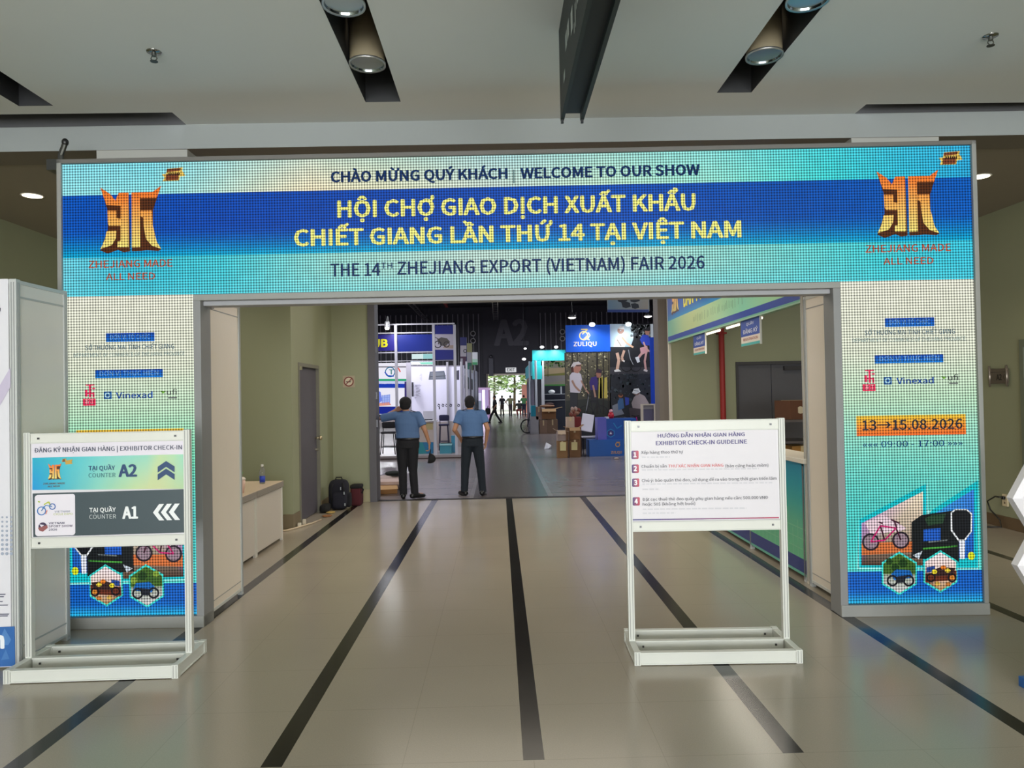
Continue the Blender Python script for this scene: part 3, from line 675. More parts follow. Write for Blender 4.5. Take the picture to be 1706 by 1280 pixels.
    tx('VIETNAM', 350, 740, 462, 737, 14, (54, 56, 90), .03); tx('SPORT SHOW', 350, 762, 520, 757, 14, (84, 66, 96), .03); tx('2026', 350, 786, 410, 784, 14, (54, 56, 90), .03)
def art_b(b, pl):
    def T(x, y): return pl.uv(1020+x/5.331, 680+y/5.331)
    def PO(pts, col, off=.003, cols=None):
        b.poly(pl, [T(*p) for p in pts], off, PRINT, col)
        if cols: b.c[-1] = cols
    def tx(s, x0, y0, x1, y1, cap, col, bold=.008, off=.006):
        p = T(x0, y0); q = T(x1, y1); k = T(x0, y0-cap); b.text(s, pl, p[0], q[0], (p[1]+q[1])/2, k[1]-p[1], off, PRINT, col, bold)
    PO([(145, 216), (1455, 190), (1480, 980), (165, 1004)], (224, 219, 224), .002)
    P = (76, 66, 128)
    tx('HƯỚNG DẪN NHẬN GIAN HÀNG', 403, 262, 1175, 249, 31, P, .025); tx('EXHIBITOR CHECK-IN GUIDELINE', 387, 328, 1195, 316, 35, P, .025)
    for n, x0, y0 in (('1', 170, 378), ('2', 173, 501), ('3', 176, 625), ('4', 181, 791)):
        PO([(x0, y0+8), (x0+8, y0+1), (x0+56, y0), (x0+63, y0+7), (x0+63, y0+69), (x0+56, y0+75), (x0+8, y0+76), (x0, y0+69)], None, .004, [(70, 62, 120), (80, 62, 118), (180, 72, 96), (206, 76, 90), (190, 66, 84), (180, 60, 80), (66, 56, 116), (60, 54, 112)])
        tx(n, x0+16, y0+58, x0+46, y0+57, 42, (244, 240, 244), .05)
    K = (58, 56, 66)
    tx('Xếp hàng theo thứ tự', 256, 408, 628, 401, 25, K); tx('Chuẩn bị sẵn', 258, 530, 482, 528, 25, K); tx('THƯ XÁC NHẬN GIAN HÀNG', 497, 527, 985, 521, 25, (214, 84, 84), .01)
    tx('(bản cứng hoặc mềm)', 1003, 525, 1385, 521, 25, K); tx('Chú ý: bảo quản thẻ đeo, sử dụng để ra vào trong thời gian triển lãm', 262, 655, 1457, 638, 25, K)
    tx('Đặt cọc thuê thẻ đeo quầy phụ gian hàng nếu cần: 500.000 VNĐ', 268, 824, 1380, 806, 25, K); tx('hoặc 50$ (không hết buổi)', 270, 866, 736, 860, 25, K)
    for (x0, x1, y) in ((262, 510, 443), (262, 1300, 556), (268, 1420, 682), (268, 410, 728), (270, 1190, 905), (270, 560, 940)):
        x = x0
        while x < x1:
            w_ = random.uniform(20, 60); PO([(x, y-(x-x0)*.012), (min(x1, x+w_), y-(x-x0)*.012), (min(x1, x+w_), y-12-(x-x0)*.012), (x, y-12-(x-x0)*.012)], (206, 203, 209), .004); x += w_+10
    for i in range(10):
        a, c = i/10, (i+1)/10; f = lambda t: (170+1308*t, 998-20*t); (xa, ya), (xc, yc) = f(a), f(c)
        PO([(xa, ya), (xc, yc), (xc, yc-10), (xa, ya-10)], mix((64, 64, 130), (196, 66, 92), a), .005)
SA = (-2.485, 4.51, radians(1.3)); SB = (1.315, 4.525, radians(-1.6))
pA, pB = plane_of(*SA), plane_of(*SB)
def zz(pl, x, y): return pl.uv(x, y)[1]
rows = (zz(pA, 180, 911), zz(pA, 180, 893), zz(pA, 180, 737), zz(pA, 180, 720))
stand(*SA, rows[3]+.006, rows, 'notice_stand', 'white frame notice stand with teal A2 and dark A1 arrows before the LED pillar', art_a)
rows = (zz(pB, 1170, 884.5), zz(pB, 1170, 867.5), zz(pB, 1170, 718), zz(pB, 1170, 700))
stand(*SB, rows[3]+.004, rows, 'notice_stand', 'white frame notice stand with numbered check-in guideline sheet in the passage', art_b)

# ------------------------------------------------------------------ shell-scheme booth end beside the archway
GP = (176, 178, 178); PANEL = (232, 226, 220)
def post(b, x, y, z0, z1, r=.02, col=(196, 198, 196)):
    b.box(x-r, y-r, z0, x+r, y+r, z1, PLASTIC, col)
    for s in (-1, 1):
        b.box(x-r-.002, y+s*.008-.003, z0+.02, x+r+.002, y+s*.008+.003, z1-.02, PLASTIC, (140, 142, 142)); b.box(x+s*.008-.003, y-r-.002, z0+.02, x+s*.008+.003, y+r+.002, z1-.02, PLASTIC, (140, 142, 142))
t = thing('exhibition_booth', 'white shell-scheme booth end with blue-footed graphic and grey posts', 'exhibition booth', (-3.6, 5.0, 0))
for (x, y) in ((-3.1, 4.79), (-3.1, 5.31), (-4.1, 4.79)):
    b = MB(); post(b, x, y, 0, 2.48, .022); b.build('post', t, bevel=.002)
b = MB(); b.box(-3.115, 4.81, .04, -3.085, 5.29, 2.46, PLASTIC, PANEL); b.box(-3.12, 4.81, 2.36, -3.08, 5.29, 2.372, PLASTIC, GP); b.box(-3.12, 4.81, .12, -3.08, 5.29, .13, PLASTIC, GP)
b.build('side_panel', t)
for q in ((-3.122, 4.81, 2.45, -3.078, 5.29, 2.475), (-4.08, 4.77, 2.45, -3.12, 4.81, 2.475), (-3.122, 4.81, .03, -3.078, 5.29, .05)):
    b = MB(); b.box(*q, PLASTIC, (196, 198, 196)); b.build('rail', t, bevel=.002)
pf = Plane((0, 4.764, 0), (1, 0, 0))
b = MB(); b.box(-4.12, 4.766, .01, -3.125, 4.775, 2.48, PRINT, (226, 224, 230))
def PF(pts, col, off=.001): b.poly(pf, [pf.uv(*p) for p in pts], off, PRINT, col)
PF([(-40, 1046), (24.5, 1044), (25.5, 1110), (-40, 1113)], (52, 104, 172)); PF([(-4, 1075), (8, 1047), (19, 1066), (14, 1075)], (84, 134, 194), .002); PF([(2, 1100), (10, 1082), (16, 1098)], (74, 124, 186), .002)
PF([(-40, 668), (0, 642), (17.5, 612), (17.5, 645), (0, 676), (-40, 740)], (200, 190, 212))
for i in range(9):
    for j in range(4):
        c = pf.uv(19-j*7.5, 862+i*7.6); b.disc(pf, c[0], c[1], .0065+.0015*i/3, .0065+.0015*i/3, .001, PRINT, (164, 172, 190), 10)
c = pf.uv(-9, 1080); c2 = pf.uv(8, 1080); k = pf.uv(0, 1060)
b.text('n', pf, c[0], c2[0], c[1], (k[1]-c[1])*1.35, .003, PRINT, (236, 240, 246), .06)
for i, (y, w_) in enumerate(((990, 8), (994, 5), (1002, 3), (1008, 12), (1023, 14), (1026, 12))):
    PF([(-14, y), (2+w_, y-.5), (2+w_*.9, y+1.2), (-14, y+1.6)], (90, 90, 110), .002)
PF([(-14, 516), (1.5, 513), (1, 519), (-14, 522)], (60, 60, 70), .002)
b.build('graphic_panel', t)

# white return panels behind the archway legs
def ret(x, y0, y1, h, side, label):
    t = thing('partition_panel', label, 'partition', (x, (y0+y1)/2, 0))
    b = MB(); b.box(x-.012, y0+.02, .05, x+.012, y1-.02, h-.02, PLASTIC, (240, 228, 212)); b.box(x-.014, y0, h-.11, x+.014, y1, h-.102, PLASTIC, (150, 146, 140)); b.box(x-.014, y0, .115, x+.014, y1, .123, PLASTIC, (176, 170, 160)); b.build('panel', t)
    for y in (y0, y1):
        b = MB(); post(b, x, y, 0, h); b.build('post', t, bevel=.002)
    for q0, q1 in ((h-.03, h), (.035, .06)):
        b = MB(); b.box(x-.016, y0, q0, x+.016, y1, q1, PLASTIC, (206, 206, 200)); b.build('rail', t, bevel=.002)
    b = MB(); b.box(x-.02-.0*side, y0+.05, h-.1, x+.03 if side < 0 else x+.02, y0+.11, h-.01, METAL, (140, 140, 138)); b.box(x-.03, y0+.11, h-.06, x+.03, y0+.2, h-.03, PAINT, (70, 70, 70)); b.build('bracket', t)
ret(-2.262, 5.74, 6.44, 2.50, -1, 'white return panel behind the archway leg beside the low white counters')
ret(2.645, 5.66, 6.27, 2.47, 1, 'white return panel behind the archway leg beside the teal counter')
t = tag(None or (lambda b: (b.tube([(-3.36, 5.75, 3.50), (-3.36, 5.75, 3.60), (-3.33, 5.75, 3.68)], .02, METAL, (96, 96, 92)), b.ell((-3.325, 5.75, 3.70), (.025, .025, .03), METAL, (70, 70, 70)), b.box(-3.38, 5.6, 3.44, -3.28, 5.77, 3.52, METAL, (90, 90, 90)), b.build('pipe_stub'))[-1])(MB()), 'short grey pipe stub sticking up behind the top of the archway', 'pipe')

# ------------------------------------------------------------------ low white counters
for k, (y0, y1) in enumerate(((6.98, 7.94), (7.95, 8.91))):
    t = thing('counter_unit', ('white counter unit with a beige top nearer the archway leg', 'white counter unit with a bottle on it nearer the grey door')[k], 'counter', (-2.87, (y0+y1)/2, 0), 'low white counters')
    b = MB(); b.box(-3.1, y0+.01, .03, -2.63, y1-.01, .63, PLASTIC, (206, 198, 186)); b.build('body', t)
    b = MB(); b.box(-2.632, y0+.03, .04, -2.622, y1-.03, .625, PLASTIC, (214, 205, 194)); b.build('front_panel', t)
    for y in (y0+.015, y1-.015):
        b = MB(); b.box(-2.645, y-.015, 0, -2.615, y+.015, .66, PLASTIC, (220, 216, 206)); b.build('post', t)
    b = MB(); b.box(-3.13, y0, .635, -2.60, y1, .70, PLASTIC, (150, 142, 130)); b.box(-3.13, y0, .70, -2.60, y1, .704, PLASTIC, (216, 196, 172)); b.build('worktop', t, bevel=.003)
p = Vector((-2.76, 8.62, .704))
t = thing('water_bottle', 'clear water bottle with blue label on the far counter', 'bottle', (p.x, p.y, .704))
b = MB(); b.lathe([(.028, 0), (.031, .01), (.031, .13), (.026, .16), (.012, .185), (.012, .2)], p, GLASS); b.build('bottle_body', t, smooth=True)
b = MB(); b.lathe([(.0316, .02), (.0316, .09)], p, PRINT, (40, 70, 190)); b.build('label', t, smooth=True)
b = MB(); b.lathe([(.014, .2), (.014, .222), (0, .222)], p, PLASTIC, (236, 236, 236)); b.build('cap', t, smooth=True)
t = thing('drink_cup', 'pink takeaway cup with a lid and straw on the near counter', 'cup', (-2.72, 7.8, .704))
c = Vector((-2.72, 7.8, .704))
b = MB(); b.lathe([(.03, 0), (.044, .14)], c, PLASTIC, (226, 190, 172)); b.build('cup_body', t, smooth=True)
b = MB(); b.lathe([(.046, .138), (.046, .152), (.03, .165), (0, .165)], c, PLASTIC, (236, 226, 216)); b.build('lid', t, smooth=True)
b = MB(); b.tube([c+Vector((0, 0, .16)), c+Vector((.02, 0, .22))], .004, PLASTIC, (120, 170, 120)); b.build('straw', t)

# ------------------------------------------------------------------ ceiling fittings
def can(i, j, y, label):
    a, c = SLOTS[i]; x = (a+c)/2; z = FZ-.02; R = .118
    t = thing('ceiling_spotlight', label, 'ceiling light', (x, y, z), 'cylinder lights in the ceiling slots')
    b = MB(); b.lathe([(R, .0), (R, .42), (0, .42)], (x, y, z), PAINT, (150, 138, 112), open_=True); b.build('can', t, smooth=True)
    b = MB(); b.lathe([(R-.006, .002), (R+.006, -.004), (R+.006, .014), (R, .016)], (x, y, z), METAL, (190, 190, 186), open_=True); b.build('rim', t, smooth=True)
    b = MB(); b.lathe([(R-.006, .003), (R-.022, .05), (.055, .1), (0, .105)], (x, y, z), CHROME, (150, 158, 166), open_=True); b.build('reflector', t, smooth=True)
    b = MB(); b.ell((x, y, z+.07), (.05, .05, .032), GLOSSY, (90, 100, 108)); b.build('bulb', t, smooth=True)
can(1, 0, 4.22, 'unlit cylinder ceiling light in the middle slot, nearer the camera')
can(1, 1, 4.98, 'unlit cylinder ceiling light in the middle slot, nearer the beam')
can(2, 0, 4.22, 'unlit cylinder ceiling light in the slot by the dark hanging sign, nearer the camera')
can(2, 1, 4.92, 'unlit cylinder ceiling light in the slot by the dark hanging sign, nearer the beam')
can(0, 0, 4.80, 'unlit cylinder ceiling light in the slot cut by the photo edge')
def sprinkler(x, y, label):
    t = thing('fire_sprinkler', label, 'sprinkler', (x, y, FZ-.07), 'ceiling sprinklers')
    z = FZ
    b = MB(); b.lathe([(.045, -.006), (.047, 0), (.012, -.001)], (x, y, z), CHROME, (150, 150, 146)); b.build('escutcheon', t, smooth=True)
    b = MB(); b.lathe([(.014, -.03), (.014, 0)], (x, y, z), METAL, (110, 112, 108))
    for s in (-1, 1): b.tube([(x+s*.012, y, z-.028), (x+s*.02, y, z-.045), (x+s*.006, y, z-.062)], .004, METAL, (110, 112, 108), 6)
    b.build('yoke', t)
    b = MB(); b.lathe([(.024, -.066), (.024, -.062), (0, -.062)], (x, y, z), METAL, (90, 92, 90), 12); b.build('deflector', t)
sprinkler(-2.2, 4.80, 'small chrome sprinkler head on the ceiling left of the middle lamp slot')
sprinkler(3.23, 4.70, 'small chrome sprinkler head on the ceiling beyond the hanging sign')
t = thing('hanging_sign', 'dark green double-faced sign box hanging from the ceiling, seen end on', 'hanging sign', (.485, 3.4, 3.39))
SG = (24, 34, 32)
for x0, x1, nm in ((.415, .437, 'sign_face'), (.538, .56, 'sign_face')):
    b = MB(); b.box(x0, 2.2, 3.385, x1, 4.58, FZ, PAINT, SG)
    if x0 < .5:
        ps = Plane((x0-.001, 0, 0), (0, -1, 0), (-1, 0, 0))
        y = 4.3
        while y > 2.4:
            w_ = random.choice((.02, .03, .05, .09)); v0 = random.choice((3.50, 3.56, 3.62)); hh = random.choice((.05, .09, .12))
            b.rect(ps, -y, v0, -y+w_, v0+hh, .001, PAINT, (176, 184, 180)); y -= w_+random.choice((.03, .05, .1))
    b.build(nm, t)
b = MB(); b.box(.437, 2.2, 3.43, .538, 4.58, FZ-.01, PAINT, (14, 20, 22)); b.build('channel', t)
for x in (.425, .549):
    b = MB(); b.box(x-.008, 4.56, 3.365, x+.008, 4.58, 3.385, PAINT, (24, 26, 26)); b.build('end_cap', t)
def downlight(x, y, label):
    t = thing('recessed_downlight', label, 'ceiling light', (x, y, SOF), 'lit round downlights')
    b = MB(); b.lathe([(.085, .012), (.10, .006), (.105, .012)], (x, y, SOF-.006), PLASTIC, (236, 230, 216)); b.build('ring', t, smooth=True)
    b = MB(); b.lathe([(.088, .004), (0, .002)], (x, y, SOF-.002), GLOW, (255, 236, 200)); b.build('lamp', t)
    lamp('downlight', 'SPOT', (x, y, SOF-.03), 55, (1, .86, .66), .08, aim=(x, y, 0), spot_size=2.3, spot_blend=.8, specular_factor=.06)
downlight(-4.62, 7.42, 'lit round downlight in the soffit above the booth end')
downlight(4.80, 7.20, 'lit round downlight in the soffit above the wall sign')
for x, y in ((-3.9, 8.3), (4.4, 10.2)): lamp('foyer_downlight', 'SPOT', (x, y, SOF-.03), 55, (1, .88, .7), .1, aim=(x, y, 0), spot_size=2.5, spot_blend=.8, specular_factor=.04)

# ------------------------------------------------------------------ small things along the side walls
pc = Plane((0, WC-.006, 0), (1, 0, 0)); c = pc.uv(581, 636)
t = thing('no_smoking_sign', 'round red and white no smoking sign on the green wall', 'sign', (c[0], WC, c[1]-.09))
b = MB(); b.box(c[0]-.095, WC-.006, c[1]-.095, c[0]+.095, WC-.001, c[1]+.095, PRINT, (172, 158, 134)); b.disc(pc, c[0], c[1], .062, .062, .0006, PRINT, (214, 200, 176), 28); b.ring(pc, c[0], c[1], .062, .018, .001, PRINT, (120, 40, 34), 30)
b.line(pc, [(c[0]-.045, c[1]-.004), (c[0]+.035, c[1]-.004)], .014, .001, PRINT, (50, 40, 36)); b.line(pc, [(c[0]+.03, c[1]+.004), (c[0]+.042, c[1]+.02), (c[0]+.03, c[1]+.036)], .007, .001, PRINT, (50, 40, 36)); b.line(pc, [(c[0]-.044, c[1]-.044), (c[0]+.044, c[1]+.044)], .014, .0015, PRINT, (120, 40, 34)); b.build('sign_plate', t)
# backpack and red bag by the corner
t = thing('backpack', 'black backpack leaning in the corner by the grey door', 'backpack', (-2.45, 11.25, 0))
bx_, by_ = -2.45, 11.25
def rbox(b, c, d, mat, col, p=4):
    """rounded block (superellipsoid)"""
    n, m = 14, 28; vs = []
    f = lambda q: math.copysign(abs(q)**(2/p), q)
    for i in range(n+1):
        a = -pi/2+pi*i/n
        for k in range(m):
            e_ = 2*pi*k/m; vs.append((c[0]+d[0]*f(cos(a))*f(cos(e_)), c[1]+d[1]*f(cos(a))*f(sin(e_)), c[2]+d[2]*f(sin(a))))
    b.mesh(vs, [(i*m+k, i*m+(k+1) % m, (i+1)*m+(k+1) % m, (i+1)*m+k) for i in range(n) for k in range(m)], mat, col)
BK = (26, 26, 36)
b = MB(); rbox(b, (bx_, by_, .225), (.15, .11, .225), FABRIC, BK); b.build('pack', t, smooth=True)
b = MB(); rbox(b, (bx_+.03, by_-.11, .15), (.105, .05, .12), FABRIC, (30, 30, 42)); b.build('front_pocket', t, smooth=True)
b = MB(); rbox(b, (bx_+.15, by_, .14), (.035, .07, .11), FABRIC, (22, 22, 28)); b.build('side_pocket', t, smooth=True)
b = MB(); b.tube([(bx_-.05, by_, .44), (bx_-.04, by_, .48), (bx_+.04, by_, .48), (bx_+.05, by_, .44)], .01, FABRIC, (20, 20, 24), 8); b.build('grab_handle', t, smooth=True)
for s in (-.07, .08):
    b = MB(); b.tube([(bx_+s, by_-.10, .40), (bx_+s*1.3, by_-.15, .30), (bx_+s*1.2, by_-.14, .18), (bx_+s*1.1, by_-.10, .06)], .014, FABRIC, (18, 18, 22), 8); b.build('strap', t, smooth=True)
for x, z in ((.06, .33), (.11, .26), (.12, .09)): b = MB(); b.box(bx_+x-.006, by_-.168, z-.02, bx_+x+.006, by_-.155, z+.02, METAL, (200, 205, 205)); b.build('buckle', t)
t = thing('shoulder_bag', 'dark red upright bag with black lid beside the black backpack', 'bag', (-2.25, 11.6, 0))
b = MB(); rbox(b, (-2.25, 11.6, .155), (.085, .13, .155), FABRIC, (78, 26, 34), 6); b.build('bag_body', t, smooth=True)
b = MB(); rbox(b, (-2.25, 11.6, .30), (.09, .135, .03), FABRIC, (24, 22, 24), 5); b.build('lid', t, smooth=True)
b = MB(); b.tube([(-2.17, 11.5, .3), (-2.13, 11.5, .26), (-2.15, 11.5, .2)], .012, FABRIC, (22, 22, 24), 8); b.build('handle', t, smooth=True)
t = thing('black_pouch', 'low black cloth pouch lying left of the backpack', 'pouch', (-2.6, 11.0, 0)); b = MB(); rbox(b, (-2.6, 11.0, .06), (.07, .16, .06), FABRIC, (20, 20, 20), 3); b.build('pouch_body', t, smooth=True)
# white extension lead on the floor
t = thing('extension_lead', 'white extension lead with plugs lying on the floor past the counters', 'cable', (-2.6, 9.5, 0))
pts = [at_z(x, y, .012) for x, y in ((462, 885), (478, 884), (493, 880), (505, 876), (520, 872), (535, 866))]
b = MB(); b.tube(pts, .012, PLASTIC, (206, 186, 156), 8); b.build('lead', t, smooth=True)
for x, y in ((499, 879), (507, 873)):
    p = at_z(x, y, 0); b = MB(); b.box(p.x-.02, p.y-.02, 0, p.x+.02, p.y+.02, .06, PLASTIC, (232, 222, 200)); b.build('plug', t, bevel=.004)
for (x, y, col, lab) in ((545, 861, (150, 100, 60), 'crumpled brown wrapper on the floor by the grey door'), (551, 855, (190, 160, 90), 'yellowish paper scrap on the floor below the backpack')):
    p = at_z(x, y, 0); b = MB(); b.ell((p.x, p.y, .012), (.07, .09, .012), CARD, col, 5); tag(b.build('paper_scrap'), lab, 'litter')

# ------------------------------------------------------------------ right wall
pr = Plane((XR-.02, 0, 0), (0, -1, 0), (-1, 0, 0)); c = pr.uv(1664, 627)
t = thing('direction_sign', 'small silver wall sign reading A2 with an arrow on stand-off rails', 'sign', (XR-.03, -c[0], c[1]-.15))
b = MB(); b.box(XR-.028, -c[0]-.17, c[1]-.09, XR-.018, -c[0]+.17, c[1]+.09, METAL, (150, 140, 128)); b.rect(pr, c[0]-.13, c[1]+.045, c[0]+.13, c[1]+.052, .009, PAINT, (90, 80, 74)); b.rect(pr, c[0]-.13, c[1]-.085, c[0]+.13, c[1]-.08, .009, PAINT, (90, 80, 74))
b.text('A2', pr, c[0]-.03, c[0]+.065, c[1]-.045, .065, .010, PAINT, (40, 36, 34), .03); b.line(pr, [(c[0]+.115, c[1]+.02), (c[0]+.085, c[1]-.012), (c[0]+.115, c[1]-.045)], .008, .010, PAINT, (96, 88, 80)); b.build('plate', t)
for s in (-1, 1):
    b = MB(); b.tube([(XR-.03, -c[0]+s*.15, c[1]-.125), (XR-.03, -c[0]+s*.15, c[1]+.125)], .012, METAL, (166, 156, 146)); b.build('rail', t, smooth=True)
c = pr.uv(1674, 846); c = (c[0], .33)
t = thing('wall_socket', 'cream double wall socket above the baseboard', 'socket', (XR, -c[0], c[1]-.06))
b = MB(); b.box(XR-.02, -c[0]-.045, c[1]-.07, XR, -c[0]+.045, c[1]+.07, PLASTIC, (222, 206, 170)); b.build('face_plate', t, bevel=.003)
for z in (-.03, .03): b = MB(); b.box(XR-.022, -c[0]-.012, c[1]+z-.012, XR-.019, -c[0]+.012, c[1]+z+.012, PLASTIC, (120, 104, 80)); b.build('outlet', t)
t = thing('power_cable', 'black power cable looping from the wall socket to the floor', 'cable', (XR-.1, 8.7, 0)); y = -c[0]
b = MB(); b.tube([(XR-.03, y, c[1]+.03), (XR-.09, y+.06, c[1]+.04), (XR-.12, y+.16, c[1]-.03), (XR-.1, y+.14, .2), (XR-.07, y+.02, .1), (XR-.08, y-.02, .02), (XR-.16, y+.04, .012), (XR-.4, y+.2, .012), (XR-.8, y+.3, .012)], .009, PLASTIC, (26, 26, 22), 8); b.build('cord', t, smooth=True)
b = MB(); b.box(XR-.05, y-.02, c[1]+.012, XR-.022, y+.02, c[1]+.048, PLASTIC, (24, 24, 22)); b.build('plug', t, bevel=.003)
b = MB(); rbox(b, (XR-.34, 9.10, .03), (.13, .07, .03), PLASTIC, (28, 28, 28), 5); tag(b.build('power_adapter', smooth=True), 'flat black power adapter on the floor by the baseboard', 'adapter')
# hexagon standee cut by the picture edge
t = thing('display_standee', 'white hexagon-edged display standee on a blue foot', 'standee', (3.12, 3.9, 0))
def hexp(cx, cz, r, y, col, name):
    b = MB(); vs = []; m = 6
    for (rr, yy) in ((r, y+.05), (r, y), (r-.045, y-.012), (r-.05, y-.012)):
        vs += [(cx+rr*cos(pi/3*k+pi), yy, cz+rr*sin(pi/3*k+pi)) for k in range(m)]
    fs = [(i*m+k, i*m+(k+1) % m, (i+1)*m+(k+1) % m, (i+1)*m+k) for i in range(3) for k in range(m)] + [tuple(3*m+k for k in range(m)), tuple(reversed(range(m)))]
    b.mesh(vs, fs, PLASTIC, col); b.build(name, t)
h1, h2 = at(1687, 831, 3.98), at(1695, 943, 3.98); hexp(h1.x+.235, h1.z, .235, 3.98, (224, 220, 224), 'hexagon_panel'); hexp(h2.x+.235, h2.z, .235, 3.98, (224, 220, 224), 'hexagon_panel')
b = MB(); b.box(2.95, 3.99, .04, 3.35, 4.03, 1.3, PLASTIC, (216, 214, 220)); b.build('back_board', t)
b = MB(); b.box(2.87, 3.65, 0, 3.5, 4.1, .057, PAINT, (36, 92, 160)); b.build('foot', t, bevel=.004)

# ------------------------------------------------------------------ organisers' booth on the right of the passage
BX = 2.64
pb = Plane((BX, 0, 0), (0, -1, 0), (-1, 0, 0))
t = thing('organizer_booth', 'organisers shell booth with blue and green overhead fascia along the passage', 'exhibition booth', (BX, 9, 0))
b = MB(); b.box(BX+.002, 6.34, 2.45, BX+.06, 11.45, 3.45, PRINT, (190, 200, 190))
def cg(u, v):
    k = (u+11.45)/5.1
    return ramp([(0, (120, 196, 176)), (.25, (196, 206, 140)), (.5, (172, 210, 160)), (.7, (132, 206, 176)), (1, (176, 214, 150))], k)
u0, u1 = -11.45, -6.34
b.grid(pb, u0, 2.535, u1, 2.775, 10, 1, .001, PRINT, cg)
b.grid(pb, u0, 2.775, u1, 3.45, 1, 6, .001, PRINT, lambda u, v: ramp([(0, (26, 140, 200)), (.3, (10, 80, 180)), (1, (8, 44, 150))], (v-2.775)/.5))
b.rect(pb, u0, 2.465, u1, 2.535, .001, PRINT, (20, 60, 160)); b.rect(pb, u0, 2.45, u1, 2.465, .001, PRINT, (110, 180, 150))
uB, vB = pb.uv(1139, 506); uC, vC = pb.uv(1176, 488)
b.text('BAN TỔ CHỨC', pb, uB, uB+(uC-uB)/.61, 2.885, .25, .004, PRINT, (236, 226, 60), .04)
emblem(b, lambda x, y: (pb.uv(1119, 520)[0]+(x-597)/360*.46, 2.85+(640-y)/380*.46), pb, .003, PRINT)
x = -9.9
while x < -7.9:
    b.rect(pb, x, 2.60+random.uniform(0, .03), x+.012, 2.68+random.uniform(0, .04), .002, PRINT, (110, 150, 116)); x += random.choice((.05, .08, .12))
b.build('fascia_board', t)
for x, y, z in ((BX+.02, 11.43, 3.45), (BX+.02, 6.36, 3.45)):
    b = MB(); post(b, x, y, 0, z, .022, (214, 206, 190)); b.build('post', t, bevel=.002)
b = MB(); b.box(BX+.0, 6.34, 2.435, BX+.06, 11.45, 2.452, PLASTIC, (150, 190, 160)); b.build('rail', t)
for k, pts in enumerate((((1153, 562), (1172, 555), (1172, 589), (1152, 592)), ((1232, 531), (1263, 522), (1262, 572), (1230, 578)))):
    uv = [pb.uv(*p) for p in pts]; ua = (uv[0][0]+uv[3][0])/2; ub = (uv[1][0]+uv[2][0])/2; v1 = 2.44; v0 = (uv[2][1]+uv[3][1])/2
    t = thing('hanging_flag_sign', ('small blue and white flag sign hanging from the fascia before the red pipe', 'blue and white flag sign hanging from the fascia nearer the white panel')[k], 'sign', (BX+.03, -(ua+ub)/2, v0), 'flag signs under the organisers fascia')
    b = MB(); b.box(BX+.024, -ub, v0, BX+.034, -ua, v1, PRINT, (226, 214, 200))
    h = v1-v0; q = Plane((BX+.024, 0, 0), (0, -1, 0), (-1, 0, 0))
    b.rect(q, ua, v0+.36*h, ub, v1, .001, PRINT, (28, 66, 160)); b.rect(q, ua, v0, ub, v0+.1*h, .001, PRINT, (70, 176, 170))
    w_ = ub-ua
    b.text('QUẦY', q, ua+.3*w_, ub-.3*w_, v0+.76*h, .1*h, .002, PRINT, (220, 224, 236), .02)
    b.text('ĐĂNG KÝ', q, ua+.12*w_, ub-.12*w_, v0+.46*h, .15*h, .002, PRINT, (220, 224, 236), .03)
    b.text('REGISTRATION', q, ua+.12*w_, ub-.12*w_, v0+.19*h, .1*h, .002, PRINT, (170, 96, 80), .02)
    b.build('flag', t)
    b = MB(); b.box(BX+.02, -ub-.008, v0-.01, BX+.038, -ub+.004, v1, PLASTIC, (214, 214, 206)); b.build('edge_strip', t)
for k, (p0, p1, lab) in enumerate((((1173, 555), (1199, 546), 'lit tube light under the fascia between the two flag signs, nearer the small flag'), ((1211, 541), (1231, 533.5), 'lit tube light under the fascia between the two flag signs, nearer the larger flag'), ((1263, 526), (1269, 524.5), 'lit tube light under the fascia emerging behind the larger flag sign'))):
    z = 2.43; xx = BX+.10; a = at_x(*p0, xx); c = at_x(*p1, xx)
    t = thing('tube_light', lab, 'tube light', (xx, (a.y+c.y)/2, z), 'tube lights under the organisers fascia')
    b = MB(); b.tube([(xx, a.y, z), (xx, c.y, z)], .013, GLOWSOFT, (255, 238, 214), 10); b.build('tube', t, smooth=True)
    b = MB(); b.box(xx-.02, min(a.y, c.y)-.02, z+.018, xx+.02, max(a.y, c.y)+.02, z+.045, PLASTIC, (200, 200, 196)); b.build('batten', t)
    b = MB(); b.box(BX+.03, (a.y+c.y)/2-.02, z+.035, xx, (a.y+c.y)/2+.02, z+.05, METAL, (150, 150, 146)); b.build('bracket', t)
lamp('booth_tube_light', 'AREA', (BX+.3, 9, 2.38), 14, (1, .92, .8), .1, 2.4, aim=(BX+.3, 9, 0))
t = thing('reception_counter', 'long reception counter with teal to green gridded front and white top', 'counter', (BX+.25, 8, 0))
b = MB(); b.box(BX+.004, 6.34, .05, BX+.28, 9.3, 1.03, PLASTIC, (200, 196, 186))
b.build('body', t)
b = MB(); b.grid(pb, -9.3, .19, -6.34, 1.03, 6, 8, .0, PRINT, lambda u, v: ramp([(0, (104, 190, 140)), (.35, (96, 184, 146)), (.7, (30, 160, 170)), (1, (10, 140, 176))], (v-.19)/.84))
b.rect(pb, -9.3, .07, -6.34, .19, .0, PRINT, (28, 44, 120)); b.rect(pb, -9.3, .045, -6.34, .07, .0, PRINT, (110, 184, 160))
for i in range(26): b.rect(pb, -9.2+i*.11, .2, -9.2+i*.11+.012, .2+.2+.22*random.random(), .001, PRINT, (130, 200, 160))
for z in (.27, .36, .45): b.rect(pb, -9.3, z, -6.34, z+.008, .001, PRINT, (130, 200, 160))
b.build('front_panel', t)
b = MB(); b.box(BX-.03, 6.33, 1.035, BX+.29, 9.32, 1.075, PLASTIC, (236, 228, 212)); b.build('worktop', t, bevel=.003)
